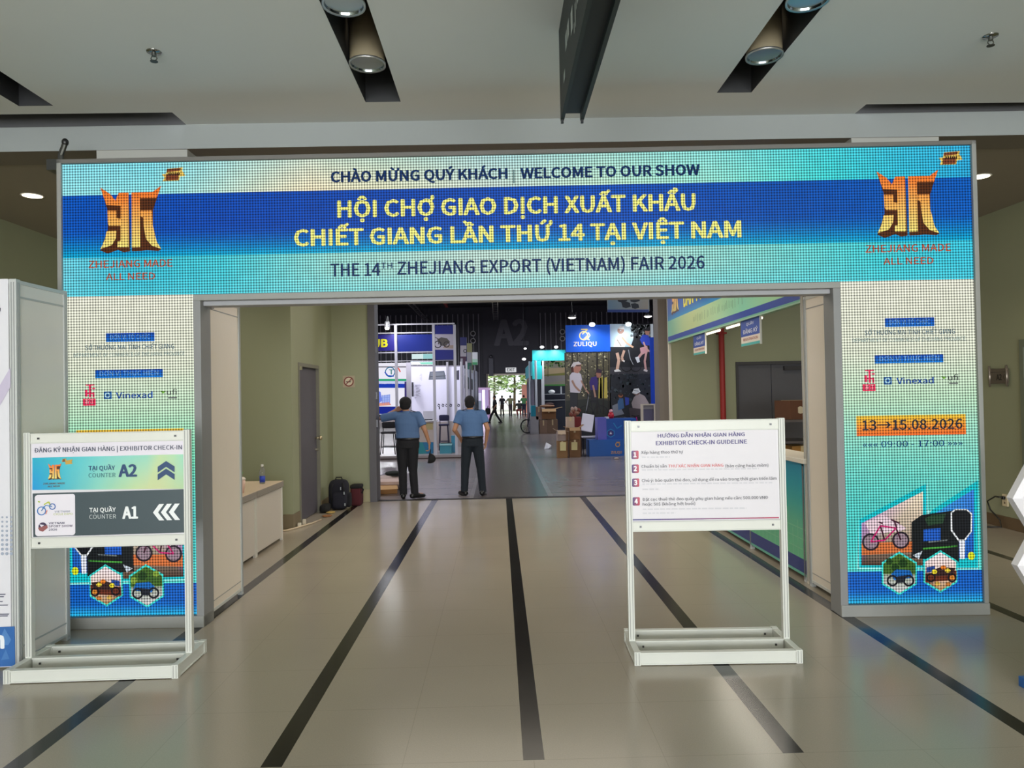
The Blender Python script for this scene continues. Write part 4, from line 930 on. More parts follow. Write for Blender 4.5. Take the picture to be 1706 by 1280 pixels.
for y in (6.42, 7.82, 9.28):
    b = MB(); post(b, BX+.02, y, 0, 1.03, .02); b.build('post', t)
b = MB(); b.tube([(3.62, WC-.07, 0), (3.62, WC-.07, SOF)], .045, PAINT, (150, 36, 34), 16)
for z in (.9, 2.6): b.box(3.55, WC-.13, z, 3.69, WC-.001, z+.03, METAL, (120, 40, 38))
tag(b.build('fire_pipe', smooth=False), 'dark red fire pipe running up the green wall', 'pipe')
# rack with boxes behind the counter
t = thing('storage_rack', 'dark metal shelf rack holding boxes behind the counter', 'rack', (4.3, 10.3, 0))
for x in (3.86, 4.9):
    for y in (10.0, 10.6):
        b = MB(); b.box(x-.015, y-.015, 0, x+.015, y+.015, 1.262, METAL, (60, 56, 56)); b.build('upright', t)
for z in (.5, .95, 1.24):
    b = MB(); b.box(3.84, 9.98, z, 4.92, 10.62, z+.03, METAL, (96, 88, 86)); b.build('shelf', t)
def carton(c, d, rot, col, label, group=None, tape=True, flaps=None, name='cardboard_box'):
    """cardboard carton; flaps = opened top leaves"""
    R = Matrix.Rotation(rot, 3, 'Z'); c = Vector(c); t = thing(name, label, 'box', c, group)
    b = MB(); b.obox(c+Vector((0, 0, d[2]/2)), d, R, CARD, col); b.build('carton', t, bevel=.004)
    if tape:
        b = MB(); b.obox(c+Vector((0, 0, d[2]+.001)), (d[0]*1.002, .05, .003), R, PRINT, (206, 184, 140)); b.obox(c + R @ Vector((0, -d[1]/2-.001, d[2]*.8)), (.05, .003, d[2]*.4), R, PRINT, (206, 184, 140)); b.build('tape', t)
    for (side, an) in (flaps or []):
        L = d[1]*.5 if side in 'fb' else d[0]*.5
        b = MB()
        if side in 'fb':
            s = -1 if side == 'f' else 1; R2 = R @ Matrix.Rotation(s*an, 3, 'X')
            b.obox(c + R @ Vector((0, s*d[1]/2, d[2])) + R2 @ Vector((0, s*L/2, 0)), (d[0], L, .006), R2, CARD, mix(col, (220, 190, 140), .4))
        else:
            s = -1 if side == 'l' else 1; R2 = R @ Matrix.Rotation(-s*an, 3, 'Y')
            b.obox(c + R @ Vector((s*d[0]/2, 0, d[2])) + R2 @ Vector((s*L/2, 0, 0)), (L, d[1], .006), R2, CARD, mix(col, (220, 190, 140), .4))
        b.build('flap', t)
    return t
carton((4.32, 10.3, 1.27), (.72, .5, .26), .05, (96, 60, 40), 'brown carton with pale round sticker on the top rack shelf', 'cartons on the rack')
b = MB(); b.disc(Plane((0, 10.04, 0), (1, 0, 0)), 4.12, 1.40, .05, .05, .002, PRINT, (206, 190, 160)); tag(b.build('round_sticker'), 'pale round sticker on the front of the top brown carton', 'sticker')
carton((4.55, 10.15, .98), (.5, .3, .2), 0, (54, 50, 52), 'flat black carton on the middle rack shelf', 'cartons on the rack', tape=False)
carton((4.12, 10.25, .53), (.3, .4, .38), .1, (168, 122, 62), 'yellowish brown carton on the lower rack shelf', 'cartons on the rack')
b = MB(); rbox(b, (4.5, 10.25, .70), (.19, .2, .17), FABRIC, (36, 42, 64), 3); tag(b.build('dark_bag', smooth=True), 'round dark blue bag on the lower rack shelf', 'bag')
b = MB(); b.ell((BX+.32, 6.75, 1.10), (.12, .18, .03), CARD, (150, 96, 66), 6); tag(b.build('paper_scrap'), 'crumpled brown packing paper on the teal counter top', 'litter')

# ------------------------------------------------------------------ exhibition hall: things are placed on real depth planes
def pbox(b, x0, y0, x1, y1, Y, depth, mat, col):
    """box whose front face fills a measured rectangle on the plane y = Y"""
    a = at(x0, y1, Y); c = at(x1, y0, Y); b.box(a.x, Y, a.z, c.x, Y+depth, c.z, mat, col)
class Art:
    def __init__(s, b, Y, mat=PRINT): s.b = b; s.pl = Plane((0, Y, 0), (1, 0, 0)); s.mat = mat
    def po(s, pts, col, off=.002, cols=None):
        s.b.poly(s.pl, [s.pl.uv(*p) for p in pts], off, s.mat, col)
        if cols: s.b.c[-1] = cols
    def re(s, x0, y0, x1, y1, col, off=.002): s.po([(x0, y1), (x1, y1), (x1, y0), (x0, y0)], col, off)
    def li(s, pts, w, col, off=.004): s.b.line(s.pl, [s.pl.uv(*p) for p in pts], w*s.pl.o.y/FPX, off, s.mat, col)
    def ri(s, x, y, r, w, col, off=.004): k = s.pl.o.y/FPX; c = s.pl.uv(x, y); s.b.ring(s.pl, c[0], c[1], r*k, w*k, off, s.mat, col)
    def el(s, x, y, rx, ry, col, off=.004): k = s.pl.o.y/FPX; c = s.pl.uv(x, y); s.b.disc(s.pl, c[0], c[1], rx*k, ry*k, off, s.mat, col, 14)
    def tx(s, st, x0, y0, x1, cap, col, bold=.03, off=.005): k = s.pl.o.y/FPX; a = s.pl.uv(x0, y0); c = s.pl.uv(x1, y0); s.b.text(st, s.pl, a[0], c[0], a[1], cap*k, off, s.mat, col, bold)
VIO = (206, 204, 226)
# --- blue fascia booth at the left of the aisle
Y = 19.9
t = thing('exhibition_booth', 'white frame booth with dark blue fascia lettered in yellow, behind the two guards', 'exhibition booth', (-3, Y, 0))
for px, y0 in ((659, 541), (722, 541), (757, 541)):
    b = MB(); a = at(px, y0, Y); b.box(a.x-.035, Y-.03, 0, a.x+.035, Y+.05, a.z, PLASTIC, (196, 194, 204)); b.build('post', t)
for px in (745, 768, 777):
    b = MB(); a = at(px, 610, Y+3); b.box(a.x-.03, Y+3, 0, a.x+.03, Y+3.06, 2.75, PLASTIC, (150, 148, 156)); b.build('post', t)
for y0, y1, x0, x1 in ((538, 543.5, 560, 757), (553, 557.5, 560, 721), (585.5, 590, 560, 722), (599.5, 604, 560, 757)):
    b = MB(); pbox(b, x0, y0, x1, y1, Y-.01, .06, PLASTIC, (220, 218, 226)); b.build('beam', t)
b = MB(); pbox(b, 560, 557, 658, 586, Y+.01, .03, PRINT, (36, 30, 130)); A = Art(b, Y+.008); A.tx('UB', 621.5, 578.5, 646.3, 12.5, (240, 232, 40), .06); b.build('fascia_panel', t)
b = MB(); pbox(b, 660, 557, 721, 586, Y+.01, .03, PRINT, (24, 44, 140)); A = Art(b, Y+.008); b.build('fascia_panel', t)
b = MB(); pbox(b, 722.5, 542, 757, 600, Y-.02, .6, PRINT, (34, 40, 130)); A = Art(b, Y-.022); A.re(724, 557, 756, 583, (186, 180, 196), .001)
A.ri(729.5, 574, 4.6, 1.6, (40, 38, 50), .003); A.ri(744, 574, 3.6, 1.6, (60, 52, 56), .003)
A.po([(728, 566), (735, 562), (745, 564), (750, 570), (742, 577), (734, 576)], (92, 86, 84), .002); A.li([(725, 562), (732, 566), (730, 574)], 1.2, (60, 56, 60)); A.po([(740, 576), (756, 575), (756, 581), (738, 580)], (170, 150, 140), .002); b.build('picture_box', t)
b = MB(); pbox(b, 686, 589.5, 721, 598.5, Y+.6, .03, SCREEN, (214, 236, 236)); A = Art(b, Y+.598, SCREEN); A.re(705, 590, 721, 598, (150, 204, 206), .001); b.build('light_box', t)
b = MB(); pbox(b, 560, 604.5, 678, 692, Y+1.6, .05, SCREEN, (236, 234, 246)); A = Art(b, Y+1.598, SCREEN)
A.re(626, 631.5, 678, 635, (40, 160, 110), .001); A.re(626, 635, 678, 640, (200, 206, 240), .001); A.re(626, 639.5, 676, 646.5, (32, 62, 176), .001); A.re(626, 677.5, 676, 690, (30, 44, 140), .001); A.re(674, 636, 679, 690, (60, 50, 110), .0015); A.re(626, 610.5, 678, 612.5, (120, 116, 126), .001)
A.ri(650, 620, 7, 1.6, (30, 110, 150), .003); A.li([(658, 612), (664, 614), (667, 620)], 2.2, (226, 90, 80)); A.li([(641, 620), (646, 626), (656, 627)], 2, (50, 80, 190), .004); A.tx('T', 648, 624, 656, 8, (60, 130, 130), .03)
A.po([(628, 651), (634, 653), (637, 668), (628, 674)], (110, 130, 226), .002); A.po([(636, 660), (650, 657), (650, 672), (636, 676)], (160, 180, 240), .002)
for k in range(4): A.li([(637+k*4, 658), (637+k*4, 674)], .6, (90, 110, 200)); A.li([(628, 660+k*4), (650, 658+k*4)], .5, (120, 140, 220))
A.po([(628, 672), (648, 670), (652, 675), (628, 677)], (220, 150, 130), .003); b.build('poster_wall', t)
b = MB(); pbox(b, 678, 604, 684, 700, Y+1.5, .1, PLASTIC, (170, 166, 176)); b.build('corner_post', t)
b = MB(); a = at(684, 690, 23.0); c = at(768, 609, 23.0); b.box(a.x, 23.0, .9, c.x+.1, 23.06, c.z, PLASTIC, (222, 220, 240)); b.box(a.x, 23.0, 0, c.x+.1, 23.06, .9, PLASTIC, (176, 166, 164))
A = Art(b, 22.998); A.po([(716, 619.5), (740, 618), (742, 625), (743, 632), (714, 633), (715, 626)], (94, 100, 112), .002); A.re(718, 621, 739, 631, (110, 116, 128), .003); A.li([(715, 628), (743, 626.5)], 1.2, (70, 74, 84)); A.po([(758, 618), (765, 617), (765, 633), (758, 633)], (60, 58, 76), .002)
A.re(684, 602.5, 722, 608, (230, 238, 244), .002); A.po([(698, 604), (722, 603), (722, 607), (702, 607)], (110, 190, 160), .003); A.re(684, 609, 768, 611, (140, 136, 148), .003)
for i in range(22): A.re(690+random.uniform(0, 11), 640+i*1.1, 692+random.uniform(0, 10), 640.6+i*1.1, (164, 162, 184), .002)
for i in range(6): A.li([(699+random.uniform(0, 3), 624+i*2), (703, 624+i*2)], .6, (170, 168, 190), .002)
for x in (731, 738, 744, 751, 764): A.ri(x, 676, 1.1, 1.0, (70, 68, 90), .002); A.li([(x-1.5, 673), (x+2, 674.5)], .9, (60, 58, 80))
A.re(731, 678, 733, 682, (60, 60, 80), .002); b.build('picture_wall', t)
b = MB(); pbox(b, 686, 637, 688, 661, 22.6, .3, GLOSSY, (24, 24, 34)); b.build('television', t)
b = MB(); a = at(560, 762, Y-.1); c = at(771, 755, Y-.1); b.box(a.x, Y-.1, 0, c.x, 23.06, .11, PLASTIC, (150, 140, 140)); b.box(a.x, Y-.105, .02, c.x, Y-.1, .05, PAINT, (70, 50, 50)); b.build('platform', t)
b = MB(); p = at(645, 546, Y-.25); b.lathe([(.06, .16), (.075, .02), (.06, 0)], p, METAL, (220, 220, 220)); b.tube([p+Vector((0, 0, .16)), p+Vector((0, .12, .3)), p+Vector((0, .26, .12))], .02, METAL, (190, 190, 190)); b.build('arm_lamp', t)
b = MB(); b.ell(p+Vector((0, 0, -.01)), (.06, .06, .05), GLOW, (255, 250, 240)); b.build('arm_lamp_bulb', t)
lamp('booth_light', 'AREA', (-2.4, 21.3, 3.3), 62, (.9, .9, 1), 2.4, 2, aim=(-2.4, 22.4, .8))
lamp('booth_lamp', 'SPOT', (-2.9, Y-.7, 3.7), 60, (.9, .9, 1), .1, aim=(-2.4, Y, 3.0), spot_size=1.6, spot_blend=.8)
# its furniture
t = thing('reception_desk', 'beige reception desk with blue-green lower front on the booth platform', 'desk', (-2.0, 20.6, .11))
Yd_ = 20.4
b = MB(); pbox(b, 690, 702.5, 725, 761, Yd_, .5, PLASTIC, (190, 176, 168)); A = Art(b, Yd_-.002); A.re(701, 705, 721, 716, (176, 160, 110), .001); b.build('body', t)
b = MB(); A = Art(b, Yd_-.004); A.re(690, 737, 722, 760, (36, 116, 160), .002); A.po([(690, 760), (712, 760), (704, 737), (690, 737)], (40, 140, 150), .003); b.build('front_panel', t)
b = MB(); a = at(688, 703, Yd_-.03); c = at(727, 700.5, Yd_-.03); b.box(a.x, Yd_-.03, a.z, c.x, Yd_+.55, c.z, PLASTIC, (236, 234, 236)); b.build('worktop', t)
ztop = c.z
t = thing('laptop', 'open laptop with pale screen on the beige desk', 'laptop', (-1.95, 20.6, ztop))
b = MB(); a = at(703, 700, 20.5); c = at(720, 700, 20.5); b.box(a.x, 20.5, ztop, c.x, 20.8, ztop+.025, GLOSSY, (30, 30, 40)); b.build('base', t)
b = MB(); b.obox(((a.x+c.x)/2, 20.86, ztop+.13), (c.x-a.x, .02, .24), Matrix.Rotation(-.25, 3, 'X'), PLASTIC, (206, 204, 214)); b.build('lid', t)
def stool(x, y, z, H, W, label, seatcol, legcol, back=True):
    t = thing('bar_stool', label, 'stool', (x, y, z))
    b = MB(); rbox(b, (x, y, z+H), (W/2, W/2, .03), FABRIC, seatcol, 5); b.build('seat', t, smooth=True)
    if back:
        b = MB(); rbox(b, (x, y+W*.42, z+H+.2), (W/2, .03, .09), FABRIC, seatcol, 5); b.build('backrest', t, smooth=True)
        b = MB(); [b.tube([(x+s*W*.42, y+W*.42, z+H), (x+s*W*.42, y+W*.45, z+H+.2)], .012, METAL, legcol, 8) for s in (-1, 1)]; b.build('back_frame', t)
    for sx in (-1, 1):
        for sy in (-1, 1):
            b = MB(); b.tube([(x+sx*W*.36, y+sy*W*.36, z+H-.02), (x+sx*W*.48, y+sy*W*.48, z)], .014, METAL, legcol, 8); b.build('leg', t)
    b = MB(); q = W*.43; zz_ = z+H*.35
    b.tube([(x-q, y-q, zz_), (x+q, y-q, zz_), (x+q, y+q, zz_), (x-q, y+q, zz_), (x-q, y-q, zz_)], .01, METAL, legcol, 8); b.build('footrest', t)
p = at(740, 735, 21.6); stool(p.x, 21.6, .11, .74, .3, 'tall stool with dark seat between the guards, beside the desk', (40, 40, 70), (90, 88, 110))
p = at(648, 760, 20.5); stool(p.x, 20.5, .11, .6, .42, 'black stool beside the door jamb, left of the guard with the cap', (30, 28, 32), (40, 38, 44))
t = thing('plastic_crate', 'turquoise plastic crate with pale rim on the platform between the guards', 'crate', (-1.5, 20.4, .11))
b = MB(); a = at(733, 760, 20.3); c = at(752, 739, 20.3); b.box(a.x, 20.3, .11, c.x, 20.7, c.z, PLASTIC, (40, 130, 150)); b.build('body', t)
b = MB(); b.box(a.x-.01, 20.29, c.z-.05, c.x+.01, 20.71, c.z, PLASTIC, (150, 200, 206)); b.build('rim', t)
b = MB(); a = at(752, 745, 20.6); c = at(759, 726, 20.6); b.box(a.x, 20.6, .11, c.x, 20.75, c.z, PLASTIC, (40, 140, 176)); tag(b.build('upright_panel'), 'narrow bright blue panel standing right of the turquoise crate', 'panel')
# --- receding booths of the same row
def bladesign(x0, x1, y0, y1, Y, bands, name, label):
    t = thing(name, label, 'sign', at((x0+x1)/2, y1, Y), 'projecting booth signs along the aisle')
    b = MB(); pbox(b, x0, y0, x1, y1, Y, .25, PRINT, bands[0][2]); A = Art(b, Y-.002)
    for (q0, q1, col) in bands: A.re(x0, y0+(y1-y0)*q0, x1, y0+(y1-y0)*q1, col)
    if name == 'motorbike_sign': A.ri((x0+x1)/2+3, y0+(y1-y0)*.5, 2, 1.2, (40, 38, 50), .004)
    b.build('box', t)
    b = MB(); a = at((x0+x1)/2, y1, Y); b.tube([(a.x, Y+.1, 0), (a.x, Y+.1, a.z)], .03, PLASTIC, (150, 148, 158), 8); b.build('post', t)
bladesign(767, 777, 562, 608, 27, [(0, .3, (34, 40, 110)), (.3, .7, (186, 180, 190)), (.7, 1, (76, 40, 70))], 'motorbike_sign', 'blue, white and maroon projecting sign with a wheel, first beyond the blue booth')
bladesign(777.5, 786, 572, 622, 32, [(0, .3, (180, 180, 130)), (.3, .65, (200, 200, 210)), (.65, 1, (70, 140, 120))], 'projecting_sign', 'yellow and green projecting sign, second beyond the blue booth')
bladesign(786.5, 795.5, 587, 608, 36, [(0, .55, (226, 228, 236)), (.55, .8, (180, 216, 200)), (.8, 1, (80, 160, 110))], 'projecting_sign', 'white and green projecting sign, third beyond the blue booth')
t = thing('exhibition_booth', 'white panelled booth row with dark pictures continuing along the aisle', 'exhibition booth', (-1.3, 30, 0))
b = MB(); a = at(768, 612, 29); c = at(795.5, 612, 38)
b.face([(-1.22, 24, 0), (-1.12, 38, 0), (-1.12, 38, 2.95), (-1.22, 24, 2.6)], PLASTIC, (214, 212, 234)); b.face([(-3, 38, 0), (-1.12, 38, 0), (-1.12, 38, 2.95), (-3, 38, 2.95)], PLASTIC, (214, 212, 234)); b.build('side_wall', t)
for yy in (25.5, 28.5, 32): 
    b = MB(); x_ = -1.22+(yy-24)*.1/14; b.box(x_, yy-.9, 1.95, x_+.02, yy+.5, 2.4, PRINT, (54, 52, 66)); b.build('picture', t)
for yy in (24, 27, 30, 34, 38):
    b = MB(); x_ = -1.2+(yy-24)*.1/14; b.box(x_-.03, yy-.03, 0, x_+.04, yy+.03, 2.9, PLASTIC, (130, 128, 138)); b.build('post', t)
t = thing('exhibition_booth', 'lavender lit booth with a glowing tube edge before the exit', 'exhibition booth', (-1.4, 46, 0))
b = MB(); a = at(795, 702, 46); c = at(816, 647, 46); b.box(a.x-2, 46, 0, c.x-.1, 46.1, c.z, SCREEN, (168, 150, 196)); b.box(c.x-.1, 46, 0, c.x-.04, 52, c.z-.1, PRINT, (190, 150, 190)); A = Art(b, 45.99, SCREEN); A.po([(797, 670), (802, 660), (802, 690), (797, 700)], (120, 130, 150), .002); A.re(795, 646, 816, 650, (176, 150, 190), .002); A.re(797, 655, 802, 668, (210, 206, 236), .003); b.build('wall', t)
b = MB(); q = at(805.5, 650, 45.8); b.tube([(q.x, 45.8, .1), (q.x, 45.8, q.z)], .075, GLOWSOFT, (244, 226, 255), 8); b.build('light_tube', t)
# --- far wall fittings
def ring_nozzle(px, py, label):
    p = at(px, py, HY-.2); t = thing('air_nozzle', label, 'air nozzle', p, 'round air nozzles on the far wall')
    b = MB(); R = Matrix.Rotation(pi/2, 3, 'X'); b.torus(p, .2, .045, (1, 0, 0), (0, 0, 1), PAINT, (196, 194, 200)); b.build('ring', t, smooth=True)
    b = MB(); b.lathe([(.17, 0), (.17, .1), (0, .1)], p, PAINT, (18, 18, 22), 16, R); b.build('throat', t)
ring_nozzle(788, 556, 'round white-ringed air nozzle on the far wall, upper one by the A2 panel')
ring_nozzle(788, 568, 'round white-ringed air nozzle on the far wall, lower one by the A2 panel')
ring_nozzle(937, 553, 'round white-ringed air nozzle on the far wall, upper one left of the blue lettered board')
ring_nozzle(937, 564.5, 'round white-ringed air nozzle on the far wall, lower one left of the blue lettered board')
pe = Plane((0, HY-.16, 0), (1, 0, 0)); a = pe.uv(842.5, 620.5); c = pe.uv(860, 612.5)
t = thing('exit_sign', 'white lit exit sign above the bright doorway', 'sign', (a[0], HY-.16, a[1]))
b = MB(); b.box(a[0], HY-.16, a[1], c[0], HY-.12, c[1], SCREEN, (214, 216, 220)); b.text('EXIT', pe, a[0]+.12, c[0]-.12, a[1]+.1, (c[1]-a[1])*.6, .01, PAINT, (44, 60, 60), .03); b.build('face', t)
p = at(818, 597, HY-.3); b = MB(); b.box(p.x-.2, HY-.3, p.z-1.6, p.x+.2, HY-.12, p.z, METAL, (90, 90, 98)); b.ell((p.x, HY-.25, p.z+.15), (.12, .1, .15), METAL, (100, 100, 106), 8); tag(b.build('wall_cabinet'), 'grey box unit on the far wall left of the exit sign', 'cabinet')
for k, (px0, px1, lab) in enumerate(((661, 671, 'ladder-like cable tray under the hall roof above the blue fascia booth'), (819, 829, 'ladder-like cable tray under the hall roof above the exit doorway'))):
    z = 8.3; a = at_z(px0, 488, z); c = at_z(px1, 488, z); w_ = c.x-a.x; x0 = a.x
    t = thing('cable_tray', lab, 'cable tray', (x0, 50, z), 'cable trays under the hall roof')
    b = MB()
    for x in (x0, x0+w_): b.box(x-.03, 40, z, x+.03, 65, z+.12, METAL, (120, 118, 122))
    b.build('side_rail', t)
    for y in (42, 50, 58, 64.5): b = MB(); [b.box(x-.015, y-.015, z+.1, x+.015, y+.015, 9.6, METAL, (90, 88, 92)) for x in (x0, x0+w_)]; b.build('hanger', t)
    b = MB(); y = 40.4
    while y < 65: b.box(x0, y, z+.02, x0+w_, y+.1, z+.06, METAL, (116, 114, 118)); y += 1.2
    tag(b.build('rung', t), kind='stuff')
for px, py, Yp, lab in ((953, 529, 44, 'lit round bay light hanging above the blue lettered board'), (1079.5, 527, 44, 'lit round bay light hanging above the cyclist posters')):
    p = at(px, py, Yp); t = thing('bay_light', lab, 'ceiling light', p, 'lit bay lights under the hall roof')
    b = MB(); b.lathe([(.24, .0), (.16, .16), (.05, .3), (0, .3)], p, METAL, (120, 120, 124), 18); b.build('shade', t, smooth=True)
    b = MB(); b.ell(p, (.23, .23, .09), GLOWSOFT, (255, 250, 244), 16); b.build('lamp', t)
    b = MB(); b.tube([p+Vector((0, 0, .3)), (p.x, p.y, 9.6)], .012, METAL, (90, 90, 90), 6); b.build('cord', t)
for px, py, Yp, lab in ((843, 567.5, 58, 'tiny lit lamp on the dark wall right of the letters, upper one'), (873, 598.5, 40, 'small slanted lamp glowing above the turquoise booth beam')):
    p = at(px, py, Yp) if px > 860 else at(875, 581, Yp); b = MB(); b.ell(p, (.1, .1, .06), GLOW, (250, 250, 250), 14); b.tube([p+Vector((0, 0, .05)), (p.x, p.y, 9.6)], .012, METAL, (60, 60, 66), 6); tag(b.build('pendant_lamp'), lab, 'lamp')
t = thing('hanging_banner', 'pale banner with dark machine pictures hanging high over the cyclist posters', 'banner', (3.6, 24, 4.2))
b = MB(); a = at(1012, 520, 24); c = at(1081, 470, 24); b.box(a.x, 24, a.z, c.x, 24.02, c.z, PRINT, (150, 156, 156)); A = Art(b, 23.998)
A.po([(1013, 517), (1080, 515), (1080, 470), (1013, 470)], None, .001, [(110, 140, 160), (160, 150, 136), (170, 170, 160), (130, 150, 166)]); A.re(1012, 516, 1081, 520.5, (44, 66, 130))
for x, y, r in ((1036, 498, 9), (1057, 498, 9), (1043, 508, 8), (1058, 510, 7)): A.po([(x-r, y-r*.5), (x, y-r*.7), (x+r*.8, y-r*.4), (x+r, y+r*.4), (x, y+r*.7), (x-r*.7, y+r*.5)], random.choice([(40, 44, 52), (56, 66, 70), (34, 40, 50)]), .003)
b.build('sheet', t)
b = MB(); b.tube([(a.x-.05, 24.01, c.z), (c.x+.05, 24.01, c.z)], .03, METAL, (60, 60, 66), 8); [b.tube([(x, 24.01, c.z), (x, 24.01, 9.6)], .01, METAL, (60, 60, 66), 6) for x in (a.x+.1, c.x-.1)]; b.build('hanging_rod', t)
# --- blue board booth with cyclist posters, right of the aisle
Y = 22.3
t = thing('exhibition_booth', 'booth with bright blue gold-lettered board and big cyclist posters', 'exhibition booth', (3.4, Y, 0))
b = MB(); pbox(b, 943, 541, 1016, 587, Y-.03, .06, PRINT, (14, 92, 214)); A = Art(b, Y-.032)
OY, OW = (240, 214, 120), (236, 232, 240)
A.li([(968, 549), (979, 549), (970, 557)], 1.8, OY); A.ri(972.5, 559.5, 6, 1.8, OY, .003); A.li([(972, 566), (980, 558)], 1.7, (236, 170, 130), .005); A.li([(977, 562), (982, 567)], 1.8, OY, .006); A.li([(980, 554), (983, 559), (978, 566)], 1.4, OW, .005)
A.tx('ZULIQU', 955.5, 577, 994, 7, (240, 226, 214), .03); b.build('name_board', t)
R_ = random.Random(3)
b = MB(); pbox(b, 943, 587, 1016, 716, Y, .05, PRINT, (70, 64, 52)); A = Art(b, Y-.002)
A.po([(943, 716), (1016, 716), (1016, 587), (943, 587)], None, .0005, [(40, 44, 40), (60, 54, 40), (86, 78, 60), (104, 96, 80)])
for i in range(300):
    x, y = R_.uniform(944, 1014), R_.uniform(587.5, 662); r = R_.uniform(.7, 2.4)
    A.po([(x-r, y), (x, y-r), (x+r*.8, y+r*.6)], R_.choice([(30, 26, 24), (44, 38, 34), (196, 184, 150), (150, 138, 104), (110, 100, 70), (176, 168, 130), (24, 22, 20)]), .001)
for x, w_ in ((952, 3), (961, 2), (993, 4), (1004, 2.4), (1013, 2), (978, 2)): A.po([(x, 690), (x+w_, 690), (x+w_*.8, 588), (x+.4, 588)], (30, 24, 22), .0015)
for x in (997, 1006, 999): A.po([(x, 664), (x+6, 664), (x+5, 628), (x+1, 630)], R_.choice([(190, 170, 80), (176, 158, 66)]), .0012)
A.po([(943, 716), (1016, 716), (1016, 668), (990, 664), (943, 668)], (38, 40, 36), .0014)
SKN = (170, 128, 110)
A.po([(949, 626), (953, 621), (962, 619), (968, 624), (971, 640), (966, 655), (950, 654), (949, 640)], (206, 196, 206), .003); A.po([(949.5, 654), (962, 655), (961, 684), (950, 684)], (36, 36, 46), .003)
A.po([(952, 612), (955, 605), (963, 603), (968, 608), (968, 616), (963, 622), (957, 621)], (176, 120, 104), .004); A.po([(951, 611), (955, 604), (964, 602.5), (969, 607), (960, 608), (955, 614)], (200, 190, 190), .005); A.po([(951, 613), (955, 610), (956, 621), (952, 620)], (80, 40, 36), .005); A.li([(960, 609.5), (968, 609.5)], 1.6, (40, 32, 40), .006)
A.li([(953, 634), (958, 644), (966, 652)], 3.2, SKN, .006); A.li([(968, 634), (975, 648), (981, 656)], 2.2, SKN, .006)
A.po([(982, 637), (985, 629), (994, 627), (996, 636), (995, 650), (984, 650)], (56, 40, 110), .003); A.po([(993, 622), (997, 617), (1002, 621), (1000, 630), (994, 629)], (150, 100, 84), .004); A.po([(992, 621), (996, 614), (1003, 617), (1002, 622)], (50, 34, 50), .005); A.li([(988, 642), (990, 652), (992, 662)], 3, SKN, .005); A.po([(984, 650), (996, 650), (994, 672), (984, 672)], (34, 32, 40), .003)
for x, r in ((976, 11), (1001, 11)): A.ri(x, 688, r, 1.5, (20, 20, 22), .007)
A.li([(976, 688), (984, 668), (996, 668), (988, 688), (984, 668)], 1.6, (26, 26, 30), .008); A.li([(996, 668), (1001, 688)], 1.6, (26, 26, 30), .008); A.li([(978, 660), (986, 660)], 1.8, (24, 24, 28), .008); A.li([(981, 657), (978, 676), (976, 688)], 1.4, (120, 120, 126), .008)
A.po([(950, 684), (955, 684), (956, 706), (951, 706)], (150, 116, 100), .003); b.build('poster', t)
b = MB(); pbox(b, 1016, 540, 1084, 623, Y, .05, PRINT, (30, 30, 36)); A = Art(b, Y-.002)
A.po([(1016, 578), (1055, 578), (1055, 540), (1016, 540)], None, .001, [(170, 190, 206), (150, 170, 180), (206, 220, 226), (176, 196, 216)])
for i in range(60):
    x, y = R_.uniform(1050, 1082), R_.uniform(541, 562); r = R_.uniform(1, 3.2); A.po([(x+r*cos(a), y+r*sin(a)) for a in (0, 1.2, 2.5, 3.8, 5)], R_.choice([(200, 206, 206), (60, 66, 70), (130, 140, 140), (40, 44, 46)]), .0015)
A.po([(1016, 623), (1084, 623), (1084, 612), (1016, 612)], (56, 54, 60), .0012); A.po([(1055, 565), (1062, 556), (1072, 566), (1068, 590), (1052, 596), (1050, 580)], (24, 24, 28), .0015)
A.po([(1022, 578), (1026, 562), (1032, 557), (1040, 560), (1044, 570), (1040, 579)], (222, 220, 210), .003); A.ri(1034, 551, 1, 4.5, (170, 120, 100), .004); A.po([(1030, 548), (1033, 543.5), (1039, 544), (1041, 549), (1034, 549)], (236, 230, 230), .005); A.li([(1036, 562), (1044, 572), (1055, 579)], 3, (206, 160, 130), .005); A.li([(1028, 566), (1035, 577)], 1.2, (120, 90, 70), .005)
A.po([(1022, 578), (1040, 578), (1046, 582), (1038, 590), (1024, 588)], (30, 28, 32), .004); A.li([(1028, 588), (1031, 600), (1028, 617)], 5, (200, 160, 140), .0045); A.li([(1040, 584), (1036, 596), (1038, 602)], 4, (190, 150, 130), .0044); A.po([(1023, 617), (1030, 615), (1035, 619), (1024, 620)], (220, 216, 214), .006); A.po([(1036, 600), (1041, 601), (1040, 604)], (220, 216, 214), .006)
A.po([(1066, 566), (1070, 558), (1080, 558), (1083, 568), (1082, 576), (1070, 574)], (44, 66, 176), .003); A.po([(1074, 552), (1078, 548), (1083, 551), (1081, 559), (1076, 558)], (180, 130, 110), .004); A.po([(1072, 551), (1077, 546), (1083, 548), (1082, 552)], (30, 28, 34), .005); A.li([(1072, 570), (1076, 580), (1082, 586)], 2.6, (200, 150, 140), .005)
A.po([(1066, 580), (1078, 576), (1080, 586), (1068, 592)], (190, 140, 146), .004); A.li([(1070, 588), (1062, 598)], 4, (190, 144, 140), .0045); A.li([(1077, 586), (1074, 602), (1076, 617)], 3.4, (190, 144, 140), .0045); A.po([(1058, 596), (1064, 594), (1066, 603), (1062, 605)], (206, 206, 210), .006); A.po([(1073, 615), (1079, 617), (1078, 620), (1072, 618)], (200, 190, 190), .006)
for x in (1044, 1059): A.ri(x, 610, 8.5, 1.2, (18, 18, 20), .0042)
A.li([(1047, 583), (1050, 598), (1055, 608)], 1.2, (150, 150, 156), .006); b.build('poster', t)
